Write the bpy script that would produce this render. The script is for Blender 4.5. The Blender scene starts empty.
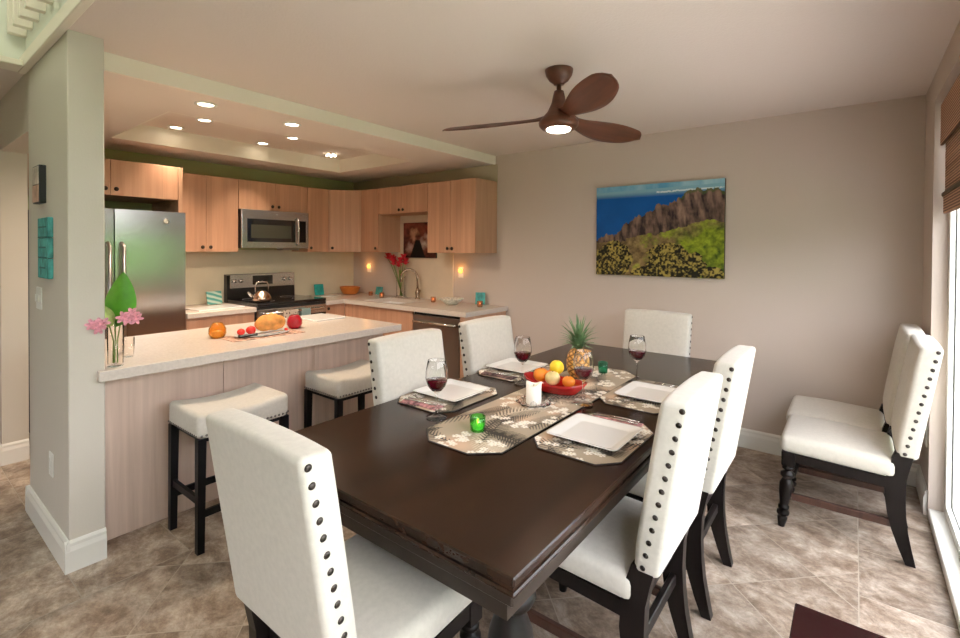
import bpy, bmesh, math, random
import numpy as np
from mathutils import Vector, Matrix, noise
random.seed(7)
C = bpy.context.scene.collection
PI = math.pi
R = math.radians

# ------------------------------------------------------------------ materials
def nmat(name):
    m = bpy.data.materials.new(name); m.use_nodes = True
    nt = m.node_tree; b = nt.nodes['Principled BSDF']
    return m, nt, b
def nd(nt, typ, **kw):
    n = nt.nodes.new(typ)
    for k, v in kw.items(): setattr(n, k, v)
    return n
def mat(name, col, rough=.5, metal=0., bump=0., bscale=40., var=0., vscale=6., stretch=(1, 1, 1), spec=.5, emit=None, es=0., trans=0., ior=1.45, sheen=0., coat=0., alpha=1.):
    m, nt, b = nmat(name)
    b.inputs['Base Color'].default_value = (*col, 1)
    b.inputs['Roughness'].default_value = rough
    b.inputs['Metallic'].default_value = metal
    b.inputs['Specular IOR Level'].default_value = spec
    b.inputs['Transmission Weight'].default_value = trans
    b.inputs['IOR'].default_value = ior
    b.inputs['Sheen Weight'].default_value = sheen
    b.inputs['Coat Weight'].default_value = coat
    b.inputs['Alpha'].default_value = alpha
    if emit:
        b.inputs['Emission Color'].default_value = (*emit, 1); b.inputs['Emission Strength'].default_value = es
    if bump or var:
        tc = nd(nt, 'ShaderNodeTexCoord'); mp = nd(nt, 'ShaderNodeMapping')
        mp.inputs['Scale'].default_value = stretch
        nt.links.new(tc.outputs['Object'], mp.inputs['Vector'])
        if var:
            n = nd(nt, 'ShaderNodeTexNoise'); n.inputs['Scale'].default_value = vscale; n.inputs['Detail'].default_value = 6
            nt.links.new(mp.outputs[0], n.inputs['Vector'])
            r = nd(nt, 'ShaderNodeValToRGB')
            r.color_ramp.elements[0].position = .3; r.color_ramp.elements[1].position = .7
            r.color_ramp.elements[0].color = (*[max(0, c*(1-var)) for c in col], 1)
            r.color_ramp.elements[1].color = (*[min(1, c*(1+var)) for c in col], 1)
            nt.links.new(n.outputs['Fac'], r.inputs['Fac']); nt.links.new(r.outputs['Color'], b.inputs['Base Color'])
        if bump:
            n2 = nd(nt, 'ShaderNodeTexNoise'); n2.inputs['Scale'].default_value = bscale; n2.inputs['Detail'].default_value = 3
            nt.links.new(mp.outputs[0], n2.inputs['Vector'])
            bp = nd(nt, 'ShaderNodeBump'); bp.inputs['Strength'].default_value = bump; bp.inputs['Distance'].default_value = .01
            nt.links.new(n2.outputs['Fac'], bp.inputs['Height']); nt.links.new(bp.outputs[0], b.inputs['Normal'])
    return m
def wood(name, c1, c2, rough=.4, axis=2, scale=9., along=.35, bands=0., spec=.5, c3=None):
    m, nt, b = nmat(name)
    b.inputs['Roughness'].default_value = rough; b.inputs['Specular IOR Level'].default_value = spec
    tc = nd(nt, 'ShaderNodeTexCoord'); mp = nd(nt, 'ShaderNodeMapping')
    s = [scale]*3; s[axis] = along
    mp.inputs['Scale'].default_value = s
    nt.links.new(tc.outputs['Object'], mp.inputs['Vector'])
    n = nd(nt, 'ShaderNodeTexNoise'); n.inputs['Scale'].default_value = 1.; n.inputs['Detail'].default_value = 8; n.inputs['Roughness'].default_value = .62; n.inputs['Distortion'].default_value = .4
    nt.links.new(mp.outputs[0], n.inputs['Vector'])
    r = nd(nt, 'ShaderNodeValToRGB'); e = r.color_ramp.elements
    e[0].position = .32; e[1].position = .68; e[0].color = (*c1, 1); e[1].color = (*c2, 1)
    nt.links.new(n.outputs['Fac'], r.inputs['Fac'])
    out = r.outputs['Color']
    if bands:
        mp2 = nd(nt, 'ShaderNodeMapping'); s2 = [11.]*3; s2[axis] = 0.; mp2.inputs['Scale'].default_value = s2
        nt.links.new(tc.outputs['Object'], mp2.inputs['Vector'])
        w = nd(nt, 'ShaderNodeTexVoronoi'); w.inputs['Scale'].default_value = 1.
        nt.links.new(mp2.outputs[0], w.inputs['Vector'])
        hs = nd(nt, 'ShaderNodeSeparateColor'); nt.links.new(w.outputs['Color'], hs.inputs[0])
        mr = nd(nt, 'ShaderNodeMapRange'); mr.inputs['To Min'].default_value = 1-bands; mr.inputs['To Max'].default_value = 1+bands
        nt.links.new(hs.outputs[0], mr.inputs['Value'])
        mx = nd(nt, 'ShaderNodeVectorMath', operation='SCALE'); nt.links.new(out, mx.inputs[0]); nt.links.new(mr.outputs[0], mx.inputs['Scale'])
        out = mx.outputs[0]
    nt.links.new(out, b.inputs['Base Color'])
    return m
def attr_mat(name, rough=.6, spec=.3, bump=0.):
    m, nt, b = nmat(name); a = nd(nt, 'ShaderNodeAttribute'); a.attribute_name = 'Col'
    nt.links.new(a.outputs['Color'], b.inputs['Base Color']); b.inputs['Roughness'].default_value = rough; b.inputs['Specular IOR Level'].default_value = spec
    return m

WALL = (.46, .375, .295)
M = dict(
    wall=mat('wall_paint', (.57, .48, .415), .85, bump=.06, bscale=120),
    partition=mat('partition_paint', (.60, .55, .48), .8, bump=.05, bscale=120),
    ceil=mat('ceiling_paint', (.74, .64, .58), .9, bump=.15, bscale=90),
    soffit=mat('soffit_paint', (.78, .68, .60), .9, bump=.08, bscale=90),
    cream=mat('cream_trim_paint', (.84, .77, .66), .6),
    olive=mat('olive_beige_paint', (.50, .43, .30), .8),
    green=mat('green_kitchen_paint', (.46, .44, .22), .8),
    splash=mat('beige_backsplash', (.62, .56, .42), .5, var=.03, vscale=9),
    splash2=mat('warm_backsplash', (.68, .56, .42), .5, var=.03, vscale=9),
    white=mat('white_trim_paint', (.80, .78, .73), .45),
    whitewall=mat('stair_white_paint', (.74, .75, .67), .7),
    linen=mat('cream_linen', (.535, .495, .435), .9, bump=.12, bscale=400, var=.05, vscale=60, sheen=.25, spec=.2),
    dark=wood('espresso_wood', (.006, .005, .005), (.013, .009, .008), .38, scale=30, along=3, spec=.18),
    stretch=wood('red_brown_wood', (.035, .014, .009), (.075, .032, .022), .35, scale=30, along=3),
    table=wood('dark_table_wood', (.007, .0035, .0025), (.036, .016, .009), .21, axis=1, scale=16, along=.9, spec=.27),
    tabledge=wood('table_edge_wood', (.014, .009, .007), (.028, .018, .013), .3, axis=1, scale=16, along=.9, spec=.35),
    cab=wood('maple_cabinet', (.49, .255, .155), (.59, .33, .21), .45, axis=2, scale=22, along=.9, bands=.09),
    cabside=wood('maple_panel', (.50, .275, .17), (.60, .35, .225), .45, axis=2, scale=22, along=.9, bands=.05),
    panel=wood('pale_oak_panel', (.56, .41, .325), (.69, .525, .43), .55, axis=2, scale=26, along=.9, bands=.05),
    quartz=mat('white_quartz', (.64, .565, .50), .22, var=.06, vscale=70, spec=.5),
    steel=mat('stainless_steel', (.52, .50, .48), .17, 1., bump=.02, bscale=6, stretch=(60, 60, .6)),
    steelb=mat('bronze_steel', (.36, .27, .20), .25, 1.),
    steeld=mat('brushed_steel_dark', (.36, .34, .32), .28, 1.),
    chrome=mat('chrome', (.75, .73, .70), .12, 1.),
    brass=mat('copper_tint_steel', (.62, .48, .36), .2, 1.),
    black=mat('black_enamel', (.008, .008, .009), .18),
    blackm=mat('black_matte', (.012, .012, .013), .5),
    bglass=mat('dark_glass', (.012, .012, .013), .06, spec=.8),
    mwin=mat('microwave_window', (.055, .055, .04), .15, spec=.6),
    knob=mat('bronze_knob', (.05, .033, .024), .35, .7),
    nail=mat('bronze_nail', (.055, .045, .04), .28, .85),
    nails=mat('pewter_nail', (.20, .185, .17), .3, .9),
    fan=wood('walnut_fan', (.075, .023, .012), (.15, .048, .025), .38, axis=0, scale=20, along=2),
    glass=mat('clear_glass', (1, 1, 1), .0, trans=1., ior=1.12, coat=.7),
    vaseglass=mat('thin_vase_glass', (1, 1, 1), .0, trans=1., ior=1.045, coat=.5),
    pane=mat('window_glass', (1, 1, 1), .0, trans=1., ior=1.01),
    wine=mat('red_wine', (.10, .004, .012), .05, trans=.25, ior=1.33),
    porcelain=mat('white_porcelain', (.82, .81, .80), .15, coat=.3),
    wax=mat('candle_wax', (.85, .80, .72), .5, emit=(1, .75, .5), es=.12),
    redenamel=mat('red_enamel', (.42, .008, .008), .18, coat=.5),
    orangep=mat('orange_peel', (.80, .25, .02), .45, bump=.15, bscale=160),
    lemonp=mat('lemon_peel', (.85, .60, .03), .4, bump=.15, bscale=120),
    applep=mat('yellow_pink_apple', (.72, .56, .25), .3, var=.25, vscale=18),
    pineap=mat('pineapple_skin', (.55, .26, .05), .6, var=.5, vscale=40),
    pineg=mat('pineapple_leaf', (.14, .24, .11), .5, var=.35, vscale=25),
    stemb=mat('brown_stem', (.08, .05, .02), .6),
    greenglass=mat('green_glass', (.16, .80, .10), .08, trans=.9, ior=1.12, coat=.8),
    teal_glass=mat('teal_green_glass', (.03, .36, .20), .08, trans=.85, ior=1.12, coat=.8),
    amber=mat('amber_glass', (.95, .50, .08), .12, trans=.85, ior=1.12, coat=.8),
    ruby=mat('ruby_glass', (.60, .01, .03), .1, trans=.5, ior=1.2, coat=.8),
    copperglow=mat('copper_votive_glass', (.62, .30, .16), .2, trans=.7, ior=1.1, coat=.5),
    flame=mat('flame', (1, .6, .2), .5, emit=(1, .6, .22), es=9.),
    nightlight=mat('night_light_lens', (1, .5, .2), .4, emit=(1, .30, .05), es=2.4),
    lamp=mat('lamp_disc', (1, .9, .8), .4, emit=(1, .86, .66), es=14.),
    lampw=mat('fan_lamp_disc', (1, .95, .9), .4, emit=(1, .88, .72), es=12.),
    leaf=mat('glossy_leaf', (.10, .34, .03), .35, var=.25, vscale=12),
    leafp=mat('pale_variegated_leaf', (.42, .52, .16), .4, var=.45, vscale=30),
    stem=mat('green_stem', (.16, .28, .06), .5),
    pink=mat('pink_orchid', (.74, .33, .40), .5, var=.3, vscale=60),
    redfl=mat('red_ginger', (.62, .02, .04), .45, var=.25, vscale=50),
    bread=mat('bread_crust', (.66, .28, .07), .7, var=.3, vscale=22, bump=.3, bscale=60),
    tomato=mat('red_tomato', (.70, .03, .02), .25),
    terracotta=mat('orange_bowl_glaze', (.55, .17, .03), .4, var=.15),
    plastic=mat('white_plastic', (.80, .79, .75), .4),
    teal=mat('teal_paint', (.02, .38, .36), .5, var=.3, vscale=30),
    tealwood=mat('weathered_teal_board', (.07, .33, .31), .7, var=.45, vscale=35, stretch=(1, 1, .5)),
    cherry=mat('cherry_table_wood', (.018, .003, .004), .25, spec=.3),
    towel=mat('white_towel', (.66, .60, .52), .9),
    tealtowel=mat('grey_teal_towel', (.30, .42, .42), .9),
    grass=mat('lawn', (.16, .23, .08), .9, var=.3, vscale=2.),
    hedge=mat('hedge_leaves', (.10, .20, .05), .8, var=.6, vscale=4., bump=.6, bscale=14),
    patio=mat('patio_concrete', (.66, .63, .58), .9, var=.1),
    print_=attr_mat('printed_canvas', .5, .2), cloth=attr_mat('printed_cloth', .55, .5),
    backing=mat('mat_backing', (.012, .010, .010), .6),
)
def shade_mat():
    m, nt, b = nmat('woven_wood_shade')
    tc = nd(nt, 'ShaderNodeTexCoord'); w = nd(nt, 'ShaderNodeTexWave', wave_type='BANDS', bands_direction='Z')
    w.inputs['Scale'].default_value = 22; w.inputs['Distortion'].default_value = .6; w.inputs['Detail'].default_value = 2
    nt.links.new(tc.outputs['Object'], w.inputs['Vector'])
    r = nd(nt, 'ShaderNodeValToRGB'); r.color_ramp.elements[0].color = (.12, .045, .02, 1); r.color_ramp.elements[1].color = (.62, .36, .22, 1)
    nt.links.new(w.outputs['Fac'], r.inputs['Fac']); nt.links.new(r.outputs['Color'], b.inputs['Base Color']); b.inputs['Roughness'].default_value = .7
    return m
M['shade'] = shade_mat()
bs_ = M['steel'].node_tree.nodes['Principled BSDF']; bs_.inputs['Anisotropic'].default_value = .9; bs_.inputs['Roughness'].default_value = .24
def floor_mat():
    m, nt, b = nmat('travertine_tiles')
    L = nt.links.new
    tc = nd(nt, 'ShaderNodeTexCoord'); sx = nd(nt, 'ShaderNodeSeparateXYZ'); L(tc.outputs['Object'], sx.inputs[0])
    X, Y = sx.outputs[0], sx.outputs[1]
    def mth(op, a, b_=None, c=None):
        n = nd(nt, 'ShaderNodeMath', operation=op)
        for i, v in enumerate((a, b_, c)):
            if v is None: continue
            if isinstance(v, (int, float)): n.inputs[i].default_value = v
            else: L(v, n.inputs[i])
        return n.outputs[0]
    s = .41
    def cell(v, off):
        t = mth('DIVIDE', mth('SUBTRACT', v, off), s)
        fl = mth('FLOOR', t); fr = mth('SUBTRACT', t, fl)
        return fl, mth('MULTIPLY', mth('MINIMUM', fr, mth('SUBTRACT', 1., fr)), s)
    U = mth('MULTIPLY', mth('ADD', X, Y), .70711); V = mth('MULTIPLY', mth('SUBTRACT', Y, X), .70711)
    ui, ud = cell(U, .55); vi, vd = cell(V, 1.95)
    xi, xd = cell(X, -2.53); yi, yd = cell(Y, .555)
    inA = mth('MULTIPLY', mth('GREATER_THAN', X, -2.53), mth('LESS_THAN', X, .03))   # diagonal field
    bord = mth('MINIMUM', mth('ABSOLUTE', mth('SUBTRACT', X, -2.53)), mth('ABSOLUTE', mth('SUBTRACT', X, .03)))
    def mix(f, a, b_):
        return mth('ADD', mth('MULTIPLY', f, a), mth('MULTIPLY', mth('SUBTRACT', 1., f), b_))
    d = mth('MINIMUM', mix(inA, mth('MINIMUM', ud, vd), mth('MINIMUM', xd, yd)), bord)
    ci = mix(inA, ui, mth('ADD', xi, 57.)); cj = mix(inA, vi, mth('ADD', yi, 91.))
    cv = nd(nt, 'ShaderNodeCombineXYZ'); L(ci, cv.inputs[0]); L(cj, cv.inputs[1])
    wn = nd(nt, 'ShaderNodeTexWhiteNoise'); L(cv.outputs[0], wn.inputs['Vector'])
    # offset the stone texture in each tile
    off = nd(nt, 'ShaderNodeVectorMath', operation='SCALE'); off.inputs['Scale'].default_value = 7.; L(wn.outputs['Color'], off.inputs[0])
    add = nd(nt, 'ShaderNodeVectorMath', operation='ADD'); L(tc.outputs['Object'], add.inputs[0]); L(off.outputs[0], add.inputs[1])
    mp = nd(nt, 'ShaderNodeMapping'); mp.inputs['Scale'].default_value = (1., 1.25, 1.); mp.inputs['Rotation'].default_value = (0, 0, .6); L(add.outputs[0], mp.inputs['Vector'])
    n1 = nd(nt, 'ShaderNodeTexNoise'); n1.inputs['Scale'].default_value = 5.5; n1.inputs['Detail'].default_value = 12; n1.inputs['Roughness'].default_value = .78; n1.inputs['Distortion'].default_value = .25
    L(mp.outputs[0], n1.inputs['Vector'])
    r = nd(nt, 'ShaderNodeValToRGB'); e = r.color_ramp.elements
    e[0].position = .34; e[0].color = (.12, .075, .05, 1); e[1].position = .66; e[1].color = (.56, .48, .40, 1)
    k = e.new(.46); k.color = (.26, .19, .14, 1); k = e.new(.56); k.color = (.41, .33, .265, 1)
    L(n1.outputs['Fac'], r.inputs['Fac'])
    tone = mth('ADD', mth('MULTIPLY', wn.outputs['Value'], .5), .76)
    n2 = nd(nt, 'ShaderNodeTexNoise'); n2.inputs['Scale'].default_value = 30.; n2.inputs['Detail'].default_value = 8; n2.inputs['Roughness'].default_value = .7; L(mp.outputs[0], n2.inputs['Vector'])
    tone = mth('MULTIPLY', tone, mth('ADD', mth('MULTIPLY', n2.outputs['Fac'], 1.1), .45))
    sc = nd(nt, 'ShaderNodeVectorMath', operation='SCALE'); L(r.outputs['Color'], sc.inputs[0]); L(tone, sc.inputs['Scale'])
    g = nd(nt, 'ShaderNodeMapRange'); g.inputs['From Min'].default_value = .001; g.inputs['From Max'].default_value = .0032; L(d, g.inputs['Value'])
    mx = nd(nt, 'ShaderNodeMix', data_type='RGBA'); mx.inputs['A'].default_value = (.37, .31, .25, 1)
    L(g.outputs[0], mx.inputs['Factor']); L(sc.outputs[0], mx.inputs['B']); L(mx.outputs['Result'], b.inputs['Base Color'])
    b.inputs['Roughness'].default_value = .38; b.inputs['Specular IOR Level'].default_value = .4
    bp = nd(nt, 'ShaderNodeBump'); bp.inputs['Strength'].default_value = .25; bp.inputs['Distance'].default_value = .004
    h = mth('ADD', g.outputs[0], mth('MULTIPLY', n2.outputs['Fac'], .4)); L(h, bp.inputs['Height']); L(bp.outputs[0], b.inputs['Normal'])
    return m
M['floor'] = floor_mat()

# ------------------------------------------------------------------ mesh helpers
def nb(): return bmesh.new()
def box(bm, x0, x1, y0, y1, z0, z1, bev=0., seg=2, mi=0):
    t = bmesh.new(); bmesh.ops.create_cube(t, size=1.)
    for v in t.verts: v.co = Vector(((x0+x1)/2+v.co.x*(x1-x0), (y0+y1)/2+v.co.y*(y1-y0), (z0+z1)/2+v.co.z*(z1-z0)))
    if bev: bmesh.ops.bevel(t, geom=t.edges[:], offset=bev, segments=seg, affect='EDGES', profile=.5)
    merge(bm, t, mi); return bm
def merge(bm, t, mi=0, mtx=None):
    vs = [bm.verts.new(mtx @ v.co if mtx else v.co) for v in t.verts]
    t.verts.index_update()
    for f in t.faces:
        nf = bm.faces.new([vs[v.index] for v in f.verts]); nf.material_index = mi; nf.smooth = f.smooth
    t.free()
def lathe(bm, prof, c=(0, 0, 0), seg=24, mi=0, axis='z', fx=None):
    rings = []
    for r, z in prof:
        ring = []
        if r < 1e-6: ring = [bm.verts.new(Vector(c)+ax(0, 0, z, axis))]
        else:
            for k in range(seg):
                a = 2*PI*k/seg; rr = fx(r, a, z) if fx else r
                ring.append(bm.verts.new(Vector(c)+ax(rr*math.cos(a), rr*math.sin(a), z, axis)))
        rings.append(ring)
    for a, b in zip(rings, rings[1:]):
        for k in range(seg):
            k2 = (k+1) % seg
            if len(a) == 1 and len(b) == 1: continue
            if len(a) == 1: f = bm.faces.new((a[0], b[k2], b[k]))
            elif len(b) == 1: f = bm.faces.new((a[k], a[k2], b[0]))
            else: f = bm.faces.new((a[k], a[k2], b[k2], b[k]))
            f.material_index = mi; f.smooth = True
    return bm
def ax(x, y, z, axis):
    return Vector((x, y, z)) if axis == 'z' else (Vector((z, x, y)) if axis == 'x' else Vector((y, z, x)))
def tube(bm, pts, rad, seg=8, mi=0, cap=True):
    pts = [Vector(p) for p in pts]; n = len(pts)
    rs = rad if isinstance(rad, (list, tuple)) else [rad]*n
    up = Vector((0, 0, 1)); rings = []; prev = None
    for i, p in enumerate(pts):
        t = (pts[min(i+1, n-1)]-pts[max(i-1, 0)]).normalized()
        if prev is None:
            a = t.cross(up)
            if a.length < 1e-3: a = t.cross(Vector((1, 0, 0)))
        else: a = prev - t*prev.dot(t)
        a.normalize(); b = t.cross(a); prev = a
        rings.append([bm.verts.new(p+(a*math.cos(2*PI*k/seg)+b*math.sin(2*PI*k/seg))*rs[i]) for k in range(seg)])
    for a, b in zip(rings, rings[1:]):
        for k in range(seg):
            f = bm.faces.new((a[k], a[(k+1) % seg], b[(k+1) % seg], b[k])); f.smooth = True; f.material_index = mi
    if cap:
        for rg in (rings[0], rings[-1]):
            f = bm.faces.new(rg); f.material_index = mi
    return bm
def prism(bm, poly, lo, hi, axis='z', mi=0, bev=0.):
    """poly: 2-D outline; axis z -> (x,y), axis y -> (x,z), axis x -> (y,z)"""
    t = bmesh.new()
    def P(a, b, h): return (a, b, h) if axis == 'z' else ((a, h, b) if axis == 'y' else (h, a, b))
    A = [t.verts.new(P(a, b, lo)) for a, b in poly]; B = [t.verts.new(P(a, b, hi)) for a, b in poly]
    t.faces.new(A); t.faces.new(B[::-1]); n = len(poly)
    for i in range(n): t.faces.new((A[i], B[i], B[(i+1) % n], A[(i+1) % n]))
    if bev: bmesh.ops.bevel(t, geom=t.edges[:], offset=bev, segments=2, affect='EDGES', profile=.5)
    merge(bm, t, mi); return bm
def sphere(bm, c, r, seg=20, mi=0, sc=(1, 1, 1), fn=None):
    t = bmesh.new(); bmesh.ops.create_uvsphere(t, u_segments=seg, v_segments=max(8, seg*2//3), radius=1.)
    for v in t.verts:
        p = v.co.copy()
        if fn: p = fn(p)
        v.co = Vector(c)+Vector((p.x*r*sc[0], p.y*r*sc[1], p.z*r*sc[2]))
    for f in t.faces: f.smooth = True
    merge(bm, t, mi); return bm
def obj(name, bm, m, parent=None, smooth=False, loc=None):
    bmesh.ops.recalc_face_normals(bm, faces=bm.faces[:])
    me = bpy.data.meshes.new(name); bm.to_mesh(me); bm.free()
    for x in (m if isinstance(m, (list, tuple)) else [m]): me.materials.append(M[x] if isinstance(x, str) else x)
    if smooth:
        for p in me.polygons: p.use_smooth = True
        try: me.set_sharp_from_angle(angle=R(40))
        except Exception: pass
    o = bpy.data.objects.new(name, me); C.objects.link(o)
    if parent: o.parent = parent
    if loc: o.location = loc
    return o
def thing(name, label, cat, loc=(0, 0, 0), rz=0, group=None):
    o = bpy.data.objects.new(name, None); C.objects.link(o); o.empty_display_size = .1
    o.location = loc; o.rotation_euler = (0, 0, rz); tag(o, label, cat, group); return o
def tag(o, label, cat, group=None):
    o['label'] = label; o['category'] = cat
    if group: o['group'] = group
    return o
def struct(name, bm, m, parent=None, **k):
    o = obj(name, bm, m, parent, **k)
    if not parent: o['kind'] = 'structure'
    return o
def dup(root, loc, rz, label):
    def cp(o, par):
        c = o.copy(); C.objects.link(c); c.parent = par
        for ch in o.children: cp(ch, c)
        return c
    r = cp(root, None); r.location = loc; r.rotation_euler = (0, 0, rz); r['label'] = label
    return r

# ------------------------------------------------------------------ room shell
XR, YW, XW = -5.314, 4.05, .335     # range wall, painting wall, window wall
ZC, ZS = 2.44, 2.353
YB = -2.8
b = nb(); box(b, XR-.15, XW+.2, YB-.15, YW+.15, -.12, 0); struct('floor', b, 'floor')
b = nb(); box(b, XR-.15, XW+.15, YW, YW+.15, 0, 2.75); struct('wall_back', b, 'wall')
b = nb(); box(b, XR-.15, XR, YB, YW, 0, 2.75); struct('wall_left', b, 'wall')
# green paint of the kitchen above the cabinets is a skin on the wall
b = nb(); box(b, XR, XR+.006, .70, YW, 1.0, ZS); struct('wall_kitchen', b, 'green')
b = nb(); box(b, XR+.006, -2.93, YW-.006, YW, 1.95, ZS); struct('wall_kitchen_back', b, 'olive')
# window wall: sliding door opening and a second window nearer the camera
DY0, DY1, DZ = -.45, 3.615, 2.29
b = nb()
box(b, XW, XW+.15, DY1, YW, 0, 2.75); box(b, XW, XW+.15, DY0, DY1, DZ, 2.75); box(b, XW, XW+.15, YB, DY0, 0, 2.75)

struct('wall_right', b, 'wall')
b = nb()
box(b, XR, -2.9, YB-.15, YB, 0, 2.75); box(b, -1.3, XW, YB-.15, YB, 0, 2.75); box(b, -2.9, -1.3, YB-.15, YB, 0, .9); box(b, -2.9, -1.3, YB-.15, YB, 2.1, 2.75)
struct('wall_front', b, 'wall')
# partition between hall and kitchen, with its end standing free as a pillar
PY0, PY1, PX = .565, .70, -2.785
b = nb()
box(b, -3.61, PX, PY0, PY1, 0, ZC+.02, .004, 1); box(b, XR, -4.5, PY0, PY1, 0, ZC+.02); box(b, -4.5, -3.61, PY0, PY1, 2.107, ZC+.02)
struct('wall_partition', b, 'partition')
# ceiling with the stairwell opening
b = nb(); hx0, hx1, hy0 = -3.62, -.9, -1.0
box(b, -2.975, XW, PY0, YW, ZC, ZC+.3); box(b, hx1, XW, YB, PY0, ZC, ZC+.3); box(b, hx0, hx1, YB, hy0, ZC, ZC+.3); box(b, XR, hx0, YB, PY0, ZC, ZC+.3)
box(b, XR, -2.975, PY0, PY1, ZC, ZC+.3)
struct('ceiling', b, 'ceil')
# kitchen ceiling with raised tray
tx0, tx1, ty0, ty1, tz = -4.75, -3.53, 1.225, 3.42, 2.50
b = nb()
box(b, XR, tx0, PY1, YW, ZS, 2.74); box(b, tx1, -2.975, PY1, YW, ZS, 2.74); box(b, tx0, tx1, PY1, ty0, ZS, 2.74); box(b, tx0, tx1, ty1, YW, ZS, 2.74); box(b, tx0, tx1, ty0, ty1, tz, 2.74)
struct('ceiling_kitchen', b, 'soffit')
b = nb()   # cream lining of the tray sides
box(b, tx0, tx0+.012, ty0, ty1, ZS, tz); box(b, tx1-.012, tx1, ty0, ty1, ZS, tz); box(b, tx0, tx1, ty0, ty0+.012, ZS, tz); box(b, tx0, tx1, ty1-.012, ty1, ZS, tz)
struct('trim_1', b, 'cream')
b = nb(); box(b, -2.975, -2.957, PY1, YW, ZS-.004, ZC); struct('trim_2', b, 'cream')
# trim around the stairwell opening, fascia above it
b = nb()
box(b, hx0-.05, hx1, PY0-.035, PY0, ZC-.012, ZC+.06, .004, 1); box(b, hx0-.03, hx0+.115, hy0, PY0-.035, ZC-.012, ZC+.02, .004, 1)
struct('trim_3', b, 'cream')
b = nb()
box(b, hx0-.15, hx0, hy0, PY0, ZC+.3, 4.9); box(b, hx0-.15, hx1+.15, PY0, PY0+.15, ZC+.3, 4.9); box(b, hx0-.15, hx1+.15, hy0-.15, hy0, ZC+.3, 4.9); box(b, hx1, hx1+.15, hy0, PY0, ZC+.3, 4.9); box(b, hx0-.15, hx1+.15, hy0-.15, PY0+.15, 4.9, 5.0)
box(b, hx0, hx0+.01, hy0, PY0, ZC+.02, ZC+.31); box(b, hx0, hx1, PY0-.01, PY0, ZC+.06, ZC+.31)
struct('wall_stairwell', b, 'whitewall')
# balusters fixed outside the landing edge
t = thing('balustrade', 'white upstairs landing balusters seen through the ceiling opening at upper left', 'railing', (-3.555, PY0, 2.607))
for k in range(13):
    b = nb(); x = .148*k; box(b, x-.042, x, -.085, -.011, 0, 1.0, .003, 1)
    obj('baluster', b, 'cream', t)
b = nb(); box(b, -.04, 2.0, -.11, -.012, 1.0, 1.05, .01); obj('handrail', b, 'cream', t)

def baseboard(name, segs):
    """segs: (x0,y0,x1,y1,nx,ny) run with outward normal"""
    b = nb(); 
    for x0, y0, x1, y1, nx, ny in segs:
        L = math.hypot(x1-x0, y1-y0); dx, dy = (x1-x0)/L, (y1-y0)/L
        prof = [(0, 0), (.018, 0), (.018, .095), (.012, .115), (.012, .128), (.005, .14), (0, .14)]
        A = [b.verts.new((x0+nx*o, y0+ny*o, z)) for o, z in prof]; B = [b.verts.new((x1+nx*o, y1+ny*o, z)) for o, z in prof]
        b.faces.new(A); b.faces.new(B[::-1])
        for i in range(len(prof)):
            j = (i+1) % len(prof); b.faces.new((A[i], B[i], B[j], A[j]))
    return struct(name, b, 'white')
baseboard('baseboard_back', [(-2.78, YW, XW, YW, 0, -1)])
baseboard('baseboard_right', [(XW, DY1+.02, XW, YW-.018, -1, 0)])
baseboard('baseboard_partition', [(-3.6095, PY0, PX+.0172, PY0, 0, -1), (PX, PY0-.0178, PX, PY1, 1, 0), (-3.61, PY0-.018, -3.61, PY1, -1, 0), (XR, PY0, -4.4828, PY0, 0, -1), (-4.5, PY0-.018, -4.5, PY1, 1, 0)])
baseboard('baseboard_left', [(XR, YB, XR, PY0-.018, 1, 0)])

# sliding door (white frame, glass) with threshold
fx0, fx1 = XW+.065, XW+.125
b = nb()
box(b, fx0, fx1, DY0, DY0+.05, .05, DZ); box(b, fx0, fx1, DY1-.05, DY1, .05, DZ); box(b, fx0, fx1, DY0, DY1, DZ-.06, DZ); box(b, fx0, fx1, 1.55, 1.63, .05, DZ-.06)
box(b, fx0, fx1, DY0+.05, DY1-.05, .05, .10)
d = struct('door_1', b, 'white')
b = nb(); box(b, XW-.001, XW+.17, DY0, DY1, 0, .05, .004, 1); struct('door_threshold', b, 'white', d)
b = nb(); box(b, fx0+.02, fx0+.03, DY0+.05, 1.55, .10, DZ-.06); box(b, fx0+.02, fx0+.03, 1.63, DY1-.05, .10, DZ-.06); struct('pane', b, 'pane', d)
b = nb(); y0, y1 = YB-.11, YB-.05
box(b, -2.9, -2.85, y0, y1, .9, 2.1); box(b, -1.35, -1.3, y0, y1, .9, 2.1); box(b, -2.85, -1.35, y0, y1, .9, .95); box(b, -2.85, -1.35, y0, y1, 2.05, 2.1); box(b, -2.13, -2.07, y0, y1, .95, 2.05)
w = struct('window_1', b, 'white'); b = nb(); box(b, -2.85, -2.13, y0+.02, y0+.03, .95, 2.05); box(b, -2.07, -1.35, y0+.02, y0+.03, .95, 2.05); struct('pane', b, 'pane', w)

# woven shade in the door recess
t = thing('roman_shade', 'woven brown wood roman shade hanging at the top of the bright window opening', 'window shade', (XW+.035, 3.58, 1.67))
b = nb(); box(b, -.014, 0, -1.75, 0, .37, .59, .003, 1); obj('valance', b, 'shade', t)
b = nb()
for k in range(10): 
    z = .09+.05*k
    box(b, .006, .014, -1.74, -.01, z, z+.048, .002, 1)
box(b, .0, .02, -1.74, -.01, .0, .10, .008); obj('shade_body', b, 'shade', t)
b = nb(); box(b, -.006, .024, -1.76, .004, .095, .118, .004, 1); obj('fold_rail', b, 'stemb', t)

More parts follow.
